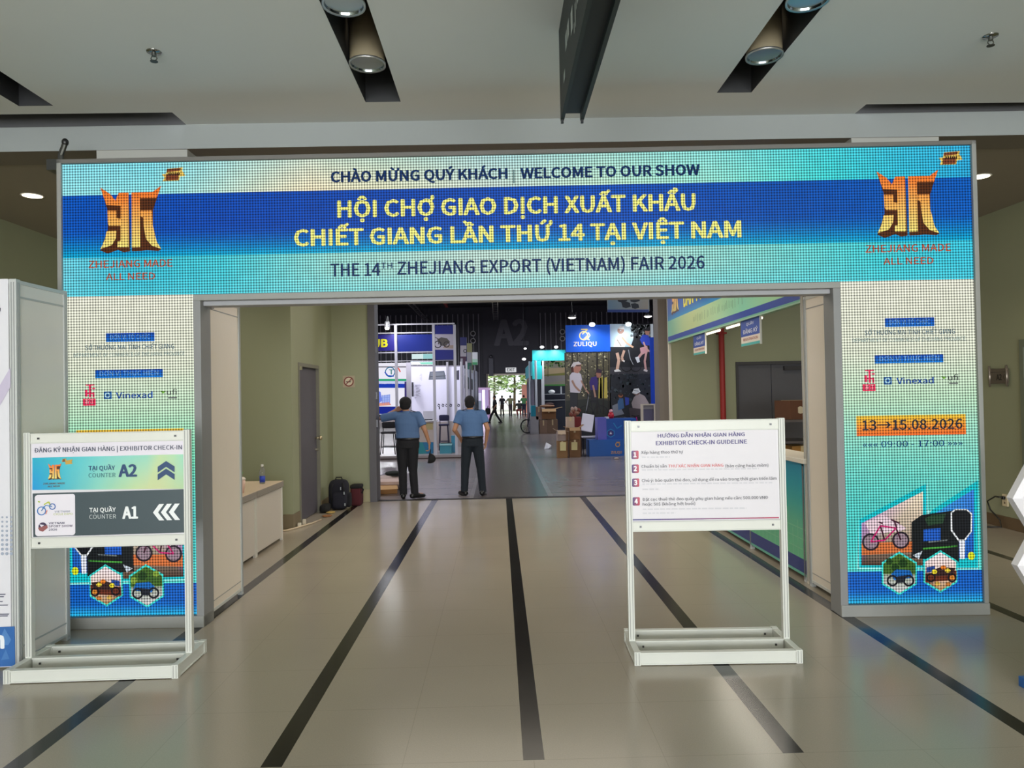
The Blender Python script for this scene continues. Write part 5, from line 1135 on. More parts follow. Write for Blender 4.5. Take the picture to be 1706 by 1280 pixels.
b = MB(); pbox(b, 1016, 623, 1084, 716, Y, .05, PRINT, (34, 36, 44)); A = Art(b, Y-.002)
for i in range(90):
    x, y = R_.uniform(1017, 1083), R_.uniform(624, 668); r = R_.uniform(1, 3); A.po([(x+r*cos(a), y+r*sin(a)) for a in (0, 1.3, 2.6, 4, 5.2)], R_.choice([(24, 26, 34), (44, 50, 60), (60, 70, 76), (30, 40, 44)]), .001)
A.po([(1052, 672), (1056, 662), (1064, 655), (1074, 660), (1082, 674), (1076, 682), (1054, 680)], (160, 146, 148), .003); A.ri(1060, 653, 1, 5, (120, 90, 84), .004); A.po([(1053, 655), (1056, 648), (1064, 647), (1067, 653), (1060, 657)], (226, 226, 228), .005); A.li([(1056, 651), (1064, 652)], .9, (60, 60, 66), .006)
A.po([(1029, 670), (1032, 664), (1038, 664), (1040, 680), (1030, 684)], (60, 96, 140), .003); A.el(1034, 659, 4, 3.6, (150, 90, 60), .004); A.po([(1029, 658), (1033, 655), (1039, 657), (1035, 660)], (60, 40, 36), .005); A.po([(1041, 662), (1048, 663), (1048, 674), (1042, 676)], (50, 70, 170), .003); A.po([(1020, 676), (1030, 672), (1040, 690), (1022, 694)], (120, 124, 136), .0025); A.po([(1048, 680), (1066, 678), (1070, 694), (1050, 696)], (70, 60, 66), .0025)
b.build('poster', t)
b = MB(); a = at(943, 716, Y); c = at(1084, 716, Y); b.box(a.x, Y, 0, c.x, Y+.05, a.z, PAINT, (40, 40, 46)); b.build('base_board', t)
b = MB(); pbox(b, 1084, 540, 1088, 562, Y-.01, .06, PLASTIC, (206, 214, 220)); b.build('post', t)
b = MB(); pbox(b, 1085, 562, 1097.5, 673, Y-.7, .05, PRINT, (14, 64, 186)); A = Art(b, Y-.702); b.build('side_panel', t)
for px, py in ((986.5, 541), (1047, 540.5)):
    p = at(px, py, Y-.5); b = MB(); b.ell(p, (.085, .085, .06), GLOW, (236, 250, 255), 16); b.tube([p+Vector((0, .05, .05)), (p.x, Y, p.z+.1)], .02, METAL, (190, 190, 190), 8); b.build('arm_lamp', t)
for px in (986.5, 1047):
    p = at(px, 546, Y-.62); lamp('poster_light', 'SPOT', p, 42, (.85, .95, 1), .06, aim=(p.x, Y, 2.3), spot_size=2.6, spot_blend=.9)
Yc = 19.7
t = thing('display_counter', 'bright blue two-level display counter with hexagon emblem', 'counter', (2.9, Yc, 0))
b = MB(); a = at(982, 762, Yc); c = at(1060, 732, Yc); b.box(a.x, Yc, 0, c.x, Yc+.7, c.z, PRINT, (24, 92, 176)); A = Art(b, Yc-.002); A.ri(1029, 741, 2.6, 1.5, (200, 150, 90), .003); A.li([(1027, 737), (1033, 737)], 1.4, (206, 150, 90)); A.tx('ZULIQU', 1018, 756, 1036, 4, (206, 160, 100), .03); b.build('low_box', t)
b = MB(); a2 = at(1010, 732, Yc+.1); c2 = at(1060, 697, Yc+.1); b.box(a2.x, Yc+.1, 0, c2.x, Yc+.6, c2.z, PRINT, (18, 80, 166)); A = Art(b, Yc+.098)
for r, col in ((7.5, (30, 130, 196)), (5.8, (40, 44, 120))): A.po([(1017.5+r*cos(pi/3*k+pi/6), 722+r*sin(pi/3*k+pi/6)) for k in range(6)], col, .002+.001*(8-r)/3)
A.el(1017.5, 722, 3.6, 3.6, (70, 60, 130), .004); A.po([(1015.5, 723.5), (1017.5, 719.5), (1019.5, 723.5)], (226, 226, 236), .005); A.li([(1022, 705), (1028, 714), (1036, 709)], 1.8, (30, 130, 196)); b.build('tall_box', t)
b = MB(); a = at(996, 732, Yc+.08); c = at(1010, 696, Yc+.08); b.box(a.x, Yc+.08, 0, c.x, Yc+.6, c.z, PRINT, (92, 92, 186)); b.build('side_box', t)
ztc = c2.z
t = thing('toy_figure', 'small red and white toy on the blue counter', 'toy', (a2.x+.2, Yc+.3, ztc)); p = at(1018, 698, Yc+.3)
b = MB(); b.lathe([(.07, 0), (.085, .08), (.06, .16), (0, .17)], (p.x, Yc+.3, ztc), PLASTIC, (190, 30, 50), 12); b.build('toy_body', t, smooth=True); b = MB(); b.ell((p.x, Yc+.3, ztc+.2), (.05, .05, .05), PLASTIC, (230, 170, 180)); b.build('head', t, smooth=True)
b = MB(); b.box(p.x-.16, Yc+.25, ztc, p.x-.06, Yc+.4, ztc+.05, PLASTIC, (220, 220, 224)); tag(b.build('white_packet'), 'small white packet on the blue counter beside the red toy', 'packet')
def bike(x, y, z, s, col, label, ang=0, hide=False):
    t = thing('bicycle', label, 'bicycle', (x, y, z)); R = Matrix.Rotation(ang, 3, 'Z'); O = Vector((x, y, z)); P = lambda a, c, d=0: O + R @ Vector((a*s, d*s, c*s))
    ax = R @ Vector((1, 0, 0))
    for a in (-.5, .5):
        b = MB(); b.torus(P(a, .33), .305*s, .03*s, ax, (0, 0, 1), PLASTIC, (24, 24, 26)); w_ = b.build('wheel', t, smooth=True)
        b = MB(); [b.tube([P(a, .33), P(a+.3*cos(k*pi/6), .33+.3*sin(k*pi/6))], .004*s, METAL, (150, 150, 154), 5) for k in range(12)]; b.tube([P(a, .33, -.04), P(a, .33, .04)], .03*s, METAL, (120, 120, 120)); b.build('spokes', w_)
    b = MB(); r = .022*s
    for q in ([P(-.5, .33), P(-.08, .3), P(.38, .78), P(-.16, .76), P(-.08, .3)], [P(-.5, .33), P(-.16, .76)], [P(.5, .33), P(.36, .92)], [P(-.08, .3), P(.36, .7)]): b.tube(q, r, GLOSSY, col, 8)
    b.build('frame', t)
    b = MB(); b.tube([P(.36, .92), P(.33, .97, -.28)], .014*s, METAL, (40, 40, 44), 8); b.tube([P(.36, .92), P(.33, .97, .28)], .014*s, METAL, (40, 40, 44), 8); b.build('handlebar', t)
    b = MB(); b.tube([P(-.16, .76), P(-.18, .88)], .014*s, METAL, (90, 90, 90), 8); b.ell(P(-.2, .9), (.13*s, .07*s, .035*s), PLASTIC, (26, 26, 28), 8); b.build('saddle', t, smooth=True)
    b = MB(); b.torus(P(-.08, .3), .08*s, .01*s, ax, (0, 0, 1), METAL, (60, 60, 60), 16, 6); b.tube([P(-.08, .3, .06), P(0, .18, .06)], .01*s, METAL, (60, 60, 60), 6); b.build('crank', t)
    return t
p = at(1046, 705, 21.2); bike(p.x, 21.2, .3, .75, (206, 60, 150), 'pink child bicycle standing behind the blue counter', .3)
b = MB(); b.box(p.x-.7, 20.9, 0, p.x+.7, 21.5, .3, PAINT, (40, 40, 50)); tag(b.build('display_plinth'), 'low dark plinth carrying the pink child bicycle', 'plinth')
t = thing('easel_board', 'grey notice board in a white frame above the guideline stand, before the blue panel', 'notice board', (4.1, 18.5, 0))
b = MB(); a = at(1072, 704, 18.5); c = at(1089, 675, 18.5); b.box(a.x, 18.5, a.z-.3, c.x, 18.53, c.z, PRINT, (104, 100, 130)); b.box(a.x, 18.495, c.z-.1, c.x, 18.5, c.z, PRINT, (150, 146, 156)); b.build('board', t)
for x in (a.x-.03, c.x+.03):
    b = MB(); b.box(x-.03, 18.48, 0, x+.03, 18.54, c.z+.03, PLASTIC, (226, 214, 200)); b.build('post', t)
b = MB(); b.box(a.x, 18.48, c.z, c.x, 18.54, c.z+.03, PLASTIC, (226, 214, 200)); b.build('top_rail', t)
t = thing('folding_chair', 'white-backed chair tilted beside the cartons and blue counter', 'chair', (2.15, 20.75, 0)); p = at(981, 735, 20.75); x, y = p.x, 20.75
R2 = Matrix.Rotation(.18, 3, 'Y') @ Matrix.Rotation(-.2, 3, 'X')
b = MB(); b.obox((x-.02, y+.1, .86), (.34, .03, .5), R2, PLASTIC, (226, 222, 232)); b.build('backrest', t, bevel=.02)
b = MB(); b.obox((x, y-.1, .47), (.4, .4, .04), None, PLASTIC, (216, 212, 222)); b.build('seat', t, bevel=.01)
for sx in (-1, 1):
    for sy in (-1, 1):
        b = MB(); b.tube([(x+sx*.18, y-.1+sy*.16, .46), (x+sx*.2, y-.1+sy*.24, 0)], .013, METAL, (60, 60, 70), 8); b.build('leg', t)
    b = MB(); b.tube([(x+sx*.18, y+.08, .46), (x+sx*.17+.06, y+.18, 1.02)], .013, METAL, (70, 70, 80), 8); b.build('back_frame', t)
BR = (150, 104, 66)
def cp(px, py, Y): return at(px, py, Y)
p = at_z(930, 763, 0); Yb = 19.3
def boxat(x0, x1, y0, y1, Y, dep, z0, col, label, group, **k):
    a = at(x0, y1, Y); c = at(x1, y0, Y); zb = a.z if z0 is None else z0
    return carton(((a.x+c.x)/2, Y+dep/2, zb), (c.x-a.x, dep, c.z-zb), k.pop('rot', .0), col, label, group, **k)
g = 'cartons piled by the blue counter'
boxat(929, 945, 735, 763, 19.4, .35, 0, (140, 104, 66), 'upright brown carton with yellow paper at the aisle end of the pile', g)
boxat(949, 967, 733, 763, 19.5, .4, 0, (120, 86, 56), 'upright brown carton with white label next to the blue counter', g)
boxat(929, 942, 718, 735, 19.4, .35, at(929, 735, 19.4).z+.001, (160, 140, 130), 'open carton with grey side lying on the aisle-end carton', g, flaps=[('l', .5), ('f', -.5), ('r', -.3)])
boxat(949, 966, 713, 733, 19.5, .35, at(949, 733, 19.5).z+.001, (128, 88, 54), 'open carton with raised flap on the labelled carton', g, flaps=[('r', .6), ('l', .2), ('f', -.4)])
boxat(944, 957, 695, 713, 20.0, .3, at(944, 713, 20.0).z, (196, 170, 150), 'pale carton at the top of the pile before the forest poster', g)
boxat(944, 956.3, 713, 762, 20.0, .3, 0, (116, 84, 58), 'tall brown carton standing at the back of the pile', g)
boxat(957, 968, 695, 715, 20.05, .3, at(957, 715, 20.05).z, (120, 40, 40), 'dark red carton at the top of the pile', g, tape=False)
boxat(956.5, 968.5, 715, 762, 20.05, .3, 0, (110, 80, 60), 'brown carton standing behind the labelled carton', g)
b = MB(); A = Art(b, 19.39); A.re(933, 737, 943, 751, (214, 200, 140)); A.re(952, 737, 962, 750, (206, 190, 130), .002); tag(b.build('yellow_label'), 'yellow paper labels stuck on the front of the two upright cartons', 'label')
t = thing('crumpled_plastic', 'crumpled clear plastic and brown paper on top of the carton pile', 'packing', at(960, 690, 20.1)); b = MB()
for i in range(10): p = at(950+R_.uniform(0, 16), 680+R_.uniform(0, 12), 20.1); b.ell(p, (.07, .05, .05), CARD, R_.choice([(150, 110, 90), (176, 150, 140), (120, 60, 50)]), 4, Matrix.Rotation(R_.uniform(0, 3), 3, 'Y'))
b.build('wad', t)
b = MB(); p = at_z(913, 748, 0); b.mesh([p+Vector((-.12, 0, 0)), p+Vector((.1, .05, 0)), p+Vector((.12, .1, .1)), p+Vector((-.05, .05, .2)), p+Vector((.02, -.1, .02))], [(0, 4, 3), (4, 1, 2, 3), (0, 3, 1), (0, 1, 4)], PLASTIC, (226, 226, 232)); tag(b.build('paper_scrap'), 'crumpled white paper on the aisle floor left of the carton pile', 'litter')
# --- turquoise booth farther along the aisle
Y = 33.0
t = thing('exhibition_booth', 'turquoise booth with lamp-lit fascia and a golf green picture', 'exhibition booth', (2.3, Y, 0))
b = MB(); pbox(b, 887, 583, 942, 601.5, Y, .1, PRINT, (40, 190, 200)); A = Art(b, Y-.002); A.tx('Sun Active', 896, 600.5, 932, 5, (30, 110, 140), .01); b.build('fascia_panel', t)
b = MB(); pbox(b, 887, 601.5, 903, 632, Y, .1, PRINT, (40, 186, 196)); A = Art(b, Y-.002); A.re(887, 609, 903, 632, (46, 206, 210), .001); b.build('corner_panel', t)
b = MB(); pbox(b, 903, 601.5, 906, 690, Y, .15, PLASTIC, (206, 206, 214)); b.build('post', t)
b = MB(); a = at(908, 668, Y+2); c = at(960, 601, Y+2); b.box(a.x, Y+2, 0, c.x, Y+2.1, c.z, PRINT, (26, 32, 50)); A = Art(b, Y+1.998)
A.po([(904, 642), (950, 642), (950, 601), (904, 601)], (150, 146, 130), .001); A.po([(904, 643), (950, 643), (950, 640), (904, 641)], (80, 150, 70), .002); A.po([(904, 640), (950, 632), (950, 624), (904, 626)], (150, 142, 140), .002); A.po([(904, 627), (950, 625), (950, 616), (904, 624)], (130, 130, 66), .0025); A.po([(904, 625), (950, 620), (950, 612), (904, 614)], (190, 166, 130), .003)
for i in range(50): x, yy = R_.uniform(905, 946), R_.uniform(601.5, 614); r = R_.uniform(.8, 2.4); A.po([(x+r*cos(q), yy+r*sin(q)) for q in (0, 1.4, 2.8, 4.4)], R_.choice([(60, 110, 44), (110, 150, 70), (40, 80, 36), (170, 180, 120)]), .0035)
A.li([(913, 602), (913, 628)], .8, (70, 50, 40)); b.build('picture_wall', t)
for y0 in (656, 666):
    b = MB(); pbox(b, 908, y0, 943, y0+1.6, Y+1, .8, PLASTIC, (170, 174, 180)); b.build('shelf', t)
b = MB(); pbox(b, 934, 644, 936, 657, Y+1.2, .1, PLASTIC, (170, 174, 180)); b.build('divider', t)
b = MB(); a = at(877, 632, 40); c = at(887, 601, Y)
b.face([(c.x, Y, 2.55), (c.x, 42, 2.55), (c.x, 42, 3.2), (c.x, Y, 3.2)], PRINT, (70, 190, 206)); b.face([(c.x+.06, Y+.1, 0), (c.x+.06, 42, 0), (c.x+.06, 42, 2.4), (c.x+.06, Y+.1, 2.4)], PRINT, (24, 34, 54)); b.build('side_wall', t)
for px, Yp in ((883, Y+.5), (893, Y-.3)):
    b = MB(); a = at(px, 640, Yp); b.tube([(a.x, Yp, 0), (a.x, Yp, 3.2)], .05, PLASTIC, (190, 196, 206), 8); b.build('post', t)
for px in (903, 926.5):
    p = at(px, 578.5, Y-.4); b = MB(); b.ell(p, (.085, .085, .05), GLOW, (250, 252, 255), 16); b.tube([p+Vector((0, 0, .04)), p+Vector((0, .4, -.05))], .02, METAL, (190, 190, 190), 8); b.build('arm_lamp', t)
for px in (903, 926.5):
    p = at(px, 582, Y-.5); lamp('fascia_light', 'SPOT', p, 45, (.9, 1, 1), .06, aim=(p.x, Y, 2.6), spot_size=2.6, spot_blend=.8)
t = thing('bicycle_helmet', 'white helmet displayed on the upper shelf of the turquoise booth', 'helmet', at(919, 656, Y+1.2)); b = MB(); p = at(919, 653, Y+1.2); b.ell(p, (.16, .18, .1), GLOSSY, (226, 226, 230), 10); b.build('shell', t, smooth=True)
g = 'cartons stacked by the turquoise booth'; Yb = 31.6
boxat(899, 912, 700, 718, Yb, .5, 0, (136, 110, 92), 'closed brown carton at the foot of the far stack, nearer the wheel', g)
boxat(912.5, 929, 699, 718, Yb, .5, 0, (120, 96, 78), 'closed brown carton at the foot of the far stack, nearer the posters', g)
boxat(893, 902.5, 678, 699.5, Yb, .5, at(899, 700, Yb).z+.01, (146, 120, 110), 'greyish carton in the upper tier of the far stack', g)
boxat(903, 926, 681, 697, Yb-.05, .5, at(912, 699, Yb).z+.01, (122, 84, 52), 'open brown carton with yellow flaps topping the far stack', g, flaps=[('f', -.5), ('l', .3), ('r', .2)])
boxat(885, 892.5, 676, 694, Yb, .4, at(886, 694, Yb).z+.003, (40, 150, 176), 'bright blue carton behind the bicycle wheel', g, tape=False)
boxat(884, 897, 694, 716, Yb, .5, 0, (170, 168, 172), 'pale grey carton under the bright blue one', g, tape=False)
b = MB(); p = at(912, 677, Yb); b.ell((p.x, Yb+.2, p.z), (.34, .2, .07), CARD, (140, 104, 80), 6); b.ell((p.x+.1, Yb+.25, p.z+.08), (.2, .14, .07), CARD, (70, 44, 46), 6); tag(b.build('packing_paper'), 'crumpled packing paper heaped on the far carton stack', 'packing')
p = at(880, 700, 32.35); bike(p.x+.42, 32.35, 0, .95, (30, 30, 34), 'black bicycle whose front wheel sticks out beside the far cartons', pi+.2)
# floor litter inside the jamb
carton((-2.02, 13.1, 0), (.36, .4, .14), .2, (170, 120, 70), 'flat brown carton on the floor just inside the door jamb', tape=False, flaps=[('f', -.2)])
b = MB(); b.box(-2.3, 13.0, .145, -1.75, 13.5, .20, CARD, (206, 180, 170)); tag(b.build('flattened_carton'), 'pale flattened carton lying on the brown one by the jamb', 'box')
b = MB(); rbox(b, (-2.05, 13.7, .12), (.3, .2, .12), FABRIC, (196, 176, 170), 3); tag(b.build('cloth_bundle', smooth=True), 'pale bundle on the floor behind the flattened carton', 'bundle')
b = MB(); b.ell((-1.98, 13.72, .27), (.16, .12, .05), FABRIC, (28, 34, 30), 8); b.box(-2.0, 13.55, .24, -1.86, 13.65, .25, FABRIC, (26, 30, 30)); tag(b.build('sun_hat'), 'dark hat lying on the pale bundle by the jamb', 'hat')
b = MB(); p = at_z(690, 807, 0); b.ell(p+Vector((0, 0, .02)), (.05, .06, .02), PLASTIC, (226, 220, 216), 5); tag(b.build('paper_scrap'), 'small white scrap on the floor beside the guard with the cap', 'litter')
b = MB(); p = at_z(1027, 765, 0); b.ell(p+Vector((0, 0, .02)), (.07, .07, .025), PLASTIC, (210, 190, 180), 5); tag(b.build('paper_scrap'), 'small pale scrap on the floor before the blue counter', 'litter')
# --- outside the far door
def tree(x, y, h, r, col, label):
    t = thing('tree', label, 'tree', (x, y, 0), 'trees beyond the exit'); b = MB()
    b.tube([(x, y, 0), (x+.1, y, h*.4), (x, y, h*.75)], [.16, .12, .05], PAINT, (90, 74, 58), 8); b.build('trunk', t, smooth=True)
    b = MB()
    for i in range(1000):
        d = Vector((R_.gauss(0, 1), R_.gauss(0, 1), R_.gauss(0, 1))).normalized()*r*R_.uniform(.45, 1)**.6; c = Vector((x, y, h*.62)) + Vector((d.x, d.y, d.z*h*.4/r))
        R = Matrix.Rotation(R_.uniform(0, 6), 3, 'Z') @ Matrix.Rotation(R_.uniform(-1.2, 1.2), 3, 'X'); s = R_.uniform(.16, .38); q = R_.uniform(.6, 1.25)
        b.face([c + R @ Vector((-s, 0, 0)), c + R @ Vector((0, -s*.5, 0)), c + R @ Vector((s, 0, 0)), c + R @ Vector((0, s*.5, .05))], LEAF, tuple(min(255, k*q) for k in col))
    b.build('crown', t)
tree(-2.6, 77, 6.5, 2.0, (186, 206, 150), 'pale leafy tree seen at the left edge of the exit doorway')
tree(1.6, 79, 7.5, 2.3, (166, 196, 130), 'green leafy tree seen in the middle of the exit doorway')
tree(4.4, 76, 6, 1.8, (180, 196, 110), 'yellowish leafy tree seen at the right edge of the exit doorway')
tree(-.6, 84, 8, 2.4, (196, 216, 180), 'tall pale tree standing farthest beyond the exit doorway')
b = MB(); a = at(870, 690, 69); c = at(878, 641, 69); b.box(a.x, 69, 0, c.x+.6, 69.3, c.z, PAINT, (176, 120, 110)); tag(b.build('gate_pillar'), 'reddish gate pillar just outside the exit doorway', 'pillar')

# ------------------------------------------------------------------ people
def V(*a): return Vector(a)
class Flesh:
    """overlapping closed pieces fused into one smooth continuous surface"""
    def __init__(s): s.v = []; s.f = []
    def add(s, vs, fs):
        b = len(s.v); s.v += [tuple(p) for p in vs]; s.f += [tuple(b+i for i in f) for f in fs]
    def cap(s, p0, p1, r0, r1, flat=False, n=14):
        p0, p1 = Vector(p0), Vector(p1); t = (p1-p0).normalized(); a = V(0, 0, 1) if abs(t.z) < .8 else V(0, 1, 0); a = (a-t*a.dot(t)).normalized(); c = t.cross(a)
        prof = [(r0*sin(pi/2*k/4), -r0*cos(pi/2*k/4), 0) for k in range(5)]; prof += [(r0+(r1-r0)*k/3, 0, k/3) for k in range(1, 4)]
        if not flat: prof += [(r1*cos(pi/2*k/4), r1*sin(pi/2*k/4), 1) for k in range(1, 5)]
        L = (p1-p0).length; vs = []
        for r, dz, q in prof:
            r = max(r, 1e-4); vs += [p0 + t*(L*q+dz) + (a*cos(2*pi*k/n)+c*sin(2*pi*k/n))*r for k in range(n)]
        m = len(prof); fs = [(i*n+k, i*n+(k+1) % n, (i+1)*n+(k+1) % n, (i+1)*n+k) for i in range(m-1) for k in range(n)] + [tuple(reversed(range(n))), tuple((m-1)*n+k for k in range(n))]
        s.add(vs, fs)
    def chain(s, pts, rs, flat=False):
        for i in range(len(pts)-1): s.cap(pts[i], pts[i+1], rs[i], rs[i+1], flat and i == len(pts)-2)
    def loft(s, rings, n=24):
        vs = []
        for c, rx, ry in rings: vs += [Vector(c) + V(rx*cos(2*pi*k/n), ry*sin(2*pi*k/n), 0) for k in range(n)]
        m = len(rings); s.add(vs, [(i*n+k, i*n+(k+1) % n, (i+1)*n+(k+1) % n, (i+1)*n+k) for i in range(m-1) for k in range(n)] + [tuple(reversed(range(n))), tuple((m-1)*n+k for k in range(n))])
    def ball(s, c, r, n=12):
        m = n*2; vs = []
        for i in range(n+1):
            a = pi*i/n
            for k in range(m): vs.append(Vector(c) + V(r[0]*max(sin(a), 1e-3)*cos(2*pi*k/m), r[1]*max(sin(a), 1e-3)*sin(2*pi*k/m), -r[2]*cos(a)))
        s.add(vs, [(i*m+k, i*m+(k+1) % m, (i+1)*m+(k+1) % m, (i+1)*m+k) for i in range(n) for k in range(m)] + [tuple(reversed(range(m))), tuple(n*m+k for k in range(m))])
    def hand(s, w_, d, side, nrm, curl=.6, k=1.0):
        d, side, nrm = Vector(d).normalized(), Vector(side).normalized(), Vector(nrm).normalized()
        for o in (-.030, -.010, .010, .030): s.cap(w_+side*o*.7*k, w_+d*.085*k+side*o*k, .015*k, .012*k)
        for o, L in ((.031, .92), (.0105, 1.05), (-.0105, 1.0), (-.031, .8)):
            p = w_+d*.088*k+side*o*k; q = d
            for j, (l, r) in enumerate(((.040, .0092), (.026, .0085), (.020, .0078))):
                c = curl*(j+.6)*.75; q = (d*cos(c)+nrm*sin(c)).normalized(); e_ = p+q*l*L*k; s.cap(p, e_, r*k, (r-.0006)*k); p = e_
        p = w_+d*.025*k+side*.026*k; q = (d*.75+side*.75+nrm*.25).normalized(); e_ = p+q*.04*k; s.cap(p, e_, .0125*k, .0105*k); q = (d+nrm*.4+side*.1).normalized(); s.cap(e_, e_+q*.032*k, .0105*k, .0085*k)
    def build(s, name, parent, mat, col, voxel, it=4):
        me = bpy.data.meshes.new(name); me.from_pydata(s.v, [], s.f); o = bpy.data.objects.new(name, me); COL.objects.link(o)
        r = o.modifiers.new('r', 'REMESH'); r.mode = 'VOXEL'; r.voxel_size = voxel; r.use_smooth_shade = True
        if it: q = o.modifiers.new('s', 'SMOOTH'); q.factor = .5; q.iterations = it
        dg = bpy.context.evaluated_depsgraph_get(); dg.update(); m2 = bpy.data.meshes.new_from_object(o.evaluated_get(dg)); m2.name = name
        bpy.data.objects.remove(o); bpy.data.meshes.remove(me)
        a = m2.color_attributes.new('Col', 'FLOAT_COLOR', 'CORNER'); a.data.foreach_set('color', list(lin(col))*len(m2.loops))
        m2.materials.clear(); m2.materials.append(mat)
        m2.polygons.foreach_set('use_smooth', [True]*len(m2.polygons))
        o2 = bpy.data.objects.new(name, m2); COL.objects.link(o2); o2.parent = parent; WL[o2.name] = Vector(WL[parent.name])
        return o2
def lerp(a, c, t): return a+(c-a)*t
SKC, HAIRC = (176, 128, 98), (22, 20, 24)
def person(label, loc, J, top, bottom, group=None, rotz=0, vox=.006, shoe=(20, 20, 22), shirt_in=True, sleeve=(.62, .62), scale=1, name='person', wd=1.0, hk=1.0):
    """J: joints in the person's own frame, facing +y, feet on z = 0"""
    t = thing(name, label, 'person', loc, group); O = WL[t.name]; t.rotation_euler = (0, 0, rotz); t.scale = (scale,)*3
    H = J['head']; far = vox > .012
    b = Flesh()
    b.ball(H+V(0, -.008, .02), (.074, .092, .088)); b.ball(H+V(0, .022, -.04), (.058, .066, .075)); b.cap(H+V(0, .085, .0), H+V(0, .10, -.022), .012, .015); b.cap(H+V(-.018, .078, -.055), H+V(.018, .078, -.055), .009, .009)
    for sx in (-1, 1): b.ball(H+V(sx*.075, -.005, -.005), (.012, .022, .032), 8)
    nk = J['neck']; b.cap(H+V(0, -.02, -.06), nk, .052, .058)
    ch = J.get('chest', V(0, 0, 1.25)); hp = J.get('hip', V(0, 0, .94))
    b.loft([(hp+V(0, 0, -.06), .14, .10), (hp+V(0, 0, .08), .138, .095), (ch, .158, .105), (lerp(ch, nk, .55), .145, .09), (nk+V(0, 0, -.02), .07, .06)])
    for s_ in 'LR':
        S, E, Wr = J['S'+s_], J['E'+s_], J['W'+s_]
        b.cap(nk+V(0, 0, -.06), S, .055, .055); b.cap(S, E, .050, .040); b.cap(E, Wr, .040, .026)
        if far: b.cap(Wr, Wr+Vector(J['D'+s_])*.13, .03, .022)
        else: b.hand(Wr, J['D'+s_], J['T'+s_], J['N'+s_], J.get('C'+s_, .5))
        Hh, K, A_, T_ = J['H'+s_], J['K'+s_], J['A'+s_], J['T2'+s_]
        b.cap(Hh, K, .078, .052); b.cap(K, A_, .052, .036); b.cap(A_+V(0, 0, -.02), A_+Vector(T_)*.15+V(0, 0, -.045), .035, .026)
    b.build('body', t, SKIN, SKC, vox)
    b = Flesh(); z0 = 0 if shirt_in else -.10
    sl = sleeve if isinstance(sleeve, tuple) else (sleeve, sleeve)
    b.loft([(hp+V(0, 0, .01+z0), .160*wd, .118), (hp+V(0, 0, .06), .180*wd, .130), (hp+V(0, 0, .14), .172*wd, .122), (ch, .180*wd, .124), (lerp(ch, nk, .5), .170*wd, .106), (lerp(ch, nk, .8), .12, .085), (nk+V(0, 0, -.005), .064, .06)])
    for k, s_ in enumerate('LR'): b.cap(nk+V(0, 0, -.065), J['S'+s_]+V(0, 0, .0), .064, .066); b.cap(J['S'+s_], lerp(J['S'+s_], J['E'+s_], sl[k]), .069, .070, True)
    if not far: b.loft([(nk+V(0, -.004, -.03), .074, .07), (nk+V(0, -.004, .022), .064, .062)])
    b.build('shirt', t, FABRIC, top, max(vox, .008))
    b = Flesh(); b.loft([(hp+V(0, 0, .03), .162*wd, .118), (hp+V(0, 0, -.03), .172*wd, .130), (hp+V(0, 0, -.12), .168*wd, .128)])
    for s_ in 'LR': b.cap(J['H'+s_], J['K'+s_], .097*wd, .076); b.cap(J['K'+s_], J['A'+s_]+V(0, 0, -.03), .073, .062, True)
    b.build('trousers', t, FABRIC, bottom, max(vox, .008))
    for s_ in 'LR':
        b = Flesh(); A_, T_ = J['A'+s_], Vector(J['T2'+s_]).normalized(); q = V(A_.x, A_.y, 0)
        b.cap(q - T_*.05+V(0, 0, .045), q+T_*.06+V(0, 0, .045), .046, .046); b.cap(q+T_*.06+V(0, 0, .04), q+T_*.17+V(0, 0, .032), .045, .034); b.cap(q+V(0, 0, .05), A_+V(0, 0, .03), .044, .044)
        b.build('shoe', t, PLASTIC, shoe, max(vox, .007), 3)
    b = Flesh(); b.ball(H+V(0, -.018, .035), (.084*hk, .098*hk, .092)); b.ball(H+V(0, -.045, -.015), (.078*hk, .062*hk, .080))
    b.build('hair', t, FABRIC, HAIRC, max(vox, .007), 3)
    if not far:
        b = MB(); b.lathe([(.172, -.018), (.176, 0), (.172, .018)], hp+V(0, 0, .035), PLASTIC, (20, 20, 24), 32); b.v = [(O.x+hp.x+(p[0]-hp.x)*wd, O.y+hp.y+(p[1]-hp.y)*.74, O.z+p[2]) for p in b.v]; b.build('belt', t, smooth=True)
        for sx in (-1, 1): b = MB(); b.ell(O+H+V(sx*.03, .078, .008), (.013, .008, .008), PLASTIC, (230, 226, 220), 8); b.build('eye', t, smooth=True)
        for s_, sx in (('L', -1), ('R', 1)):
            S = J['S'+s_]; b = MB(); p = lerp(nk, S, .66)+V(0, -.01, .046); dv = (S-nk).normalized(); ax = dv; az = V(0, 0, 1); az = (az-ax*az.dot(ax)).normalized(); ay = az.cross(ax)
            b.obox(O+p, (.11, .045, .012), Matrix((ax, ay, az)).transposed(), FABRIC, (26, 30, 44)); b.build('epaulette', t, bevel=.004)
    return t
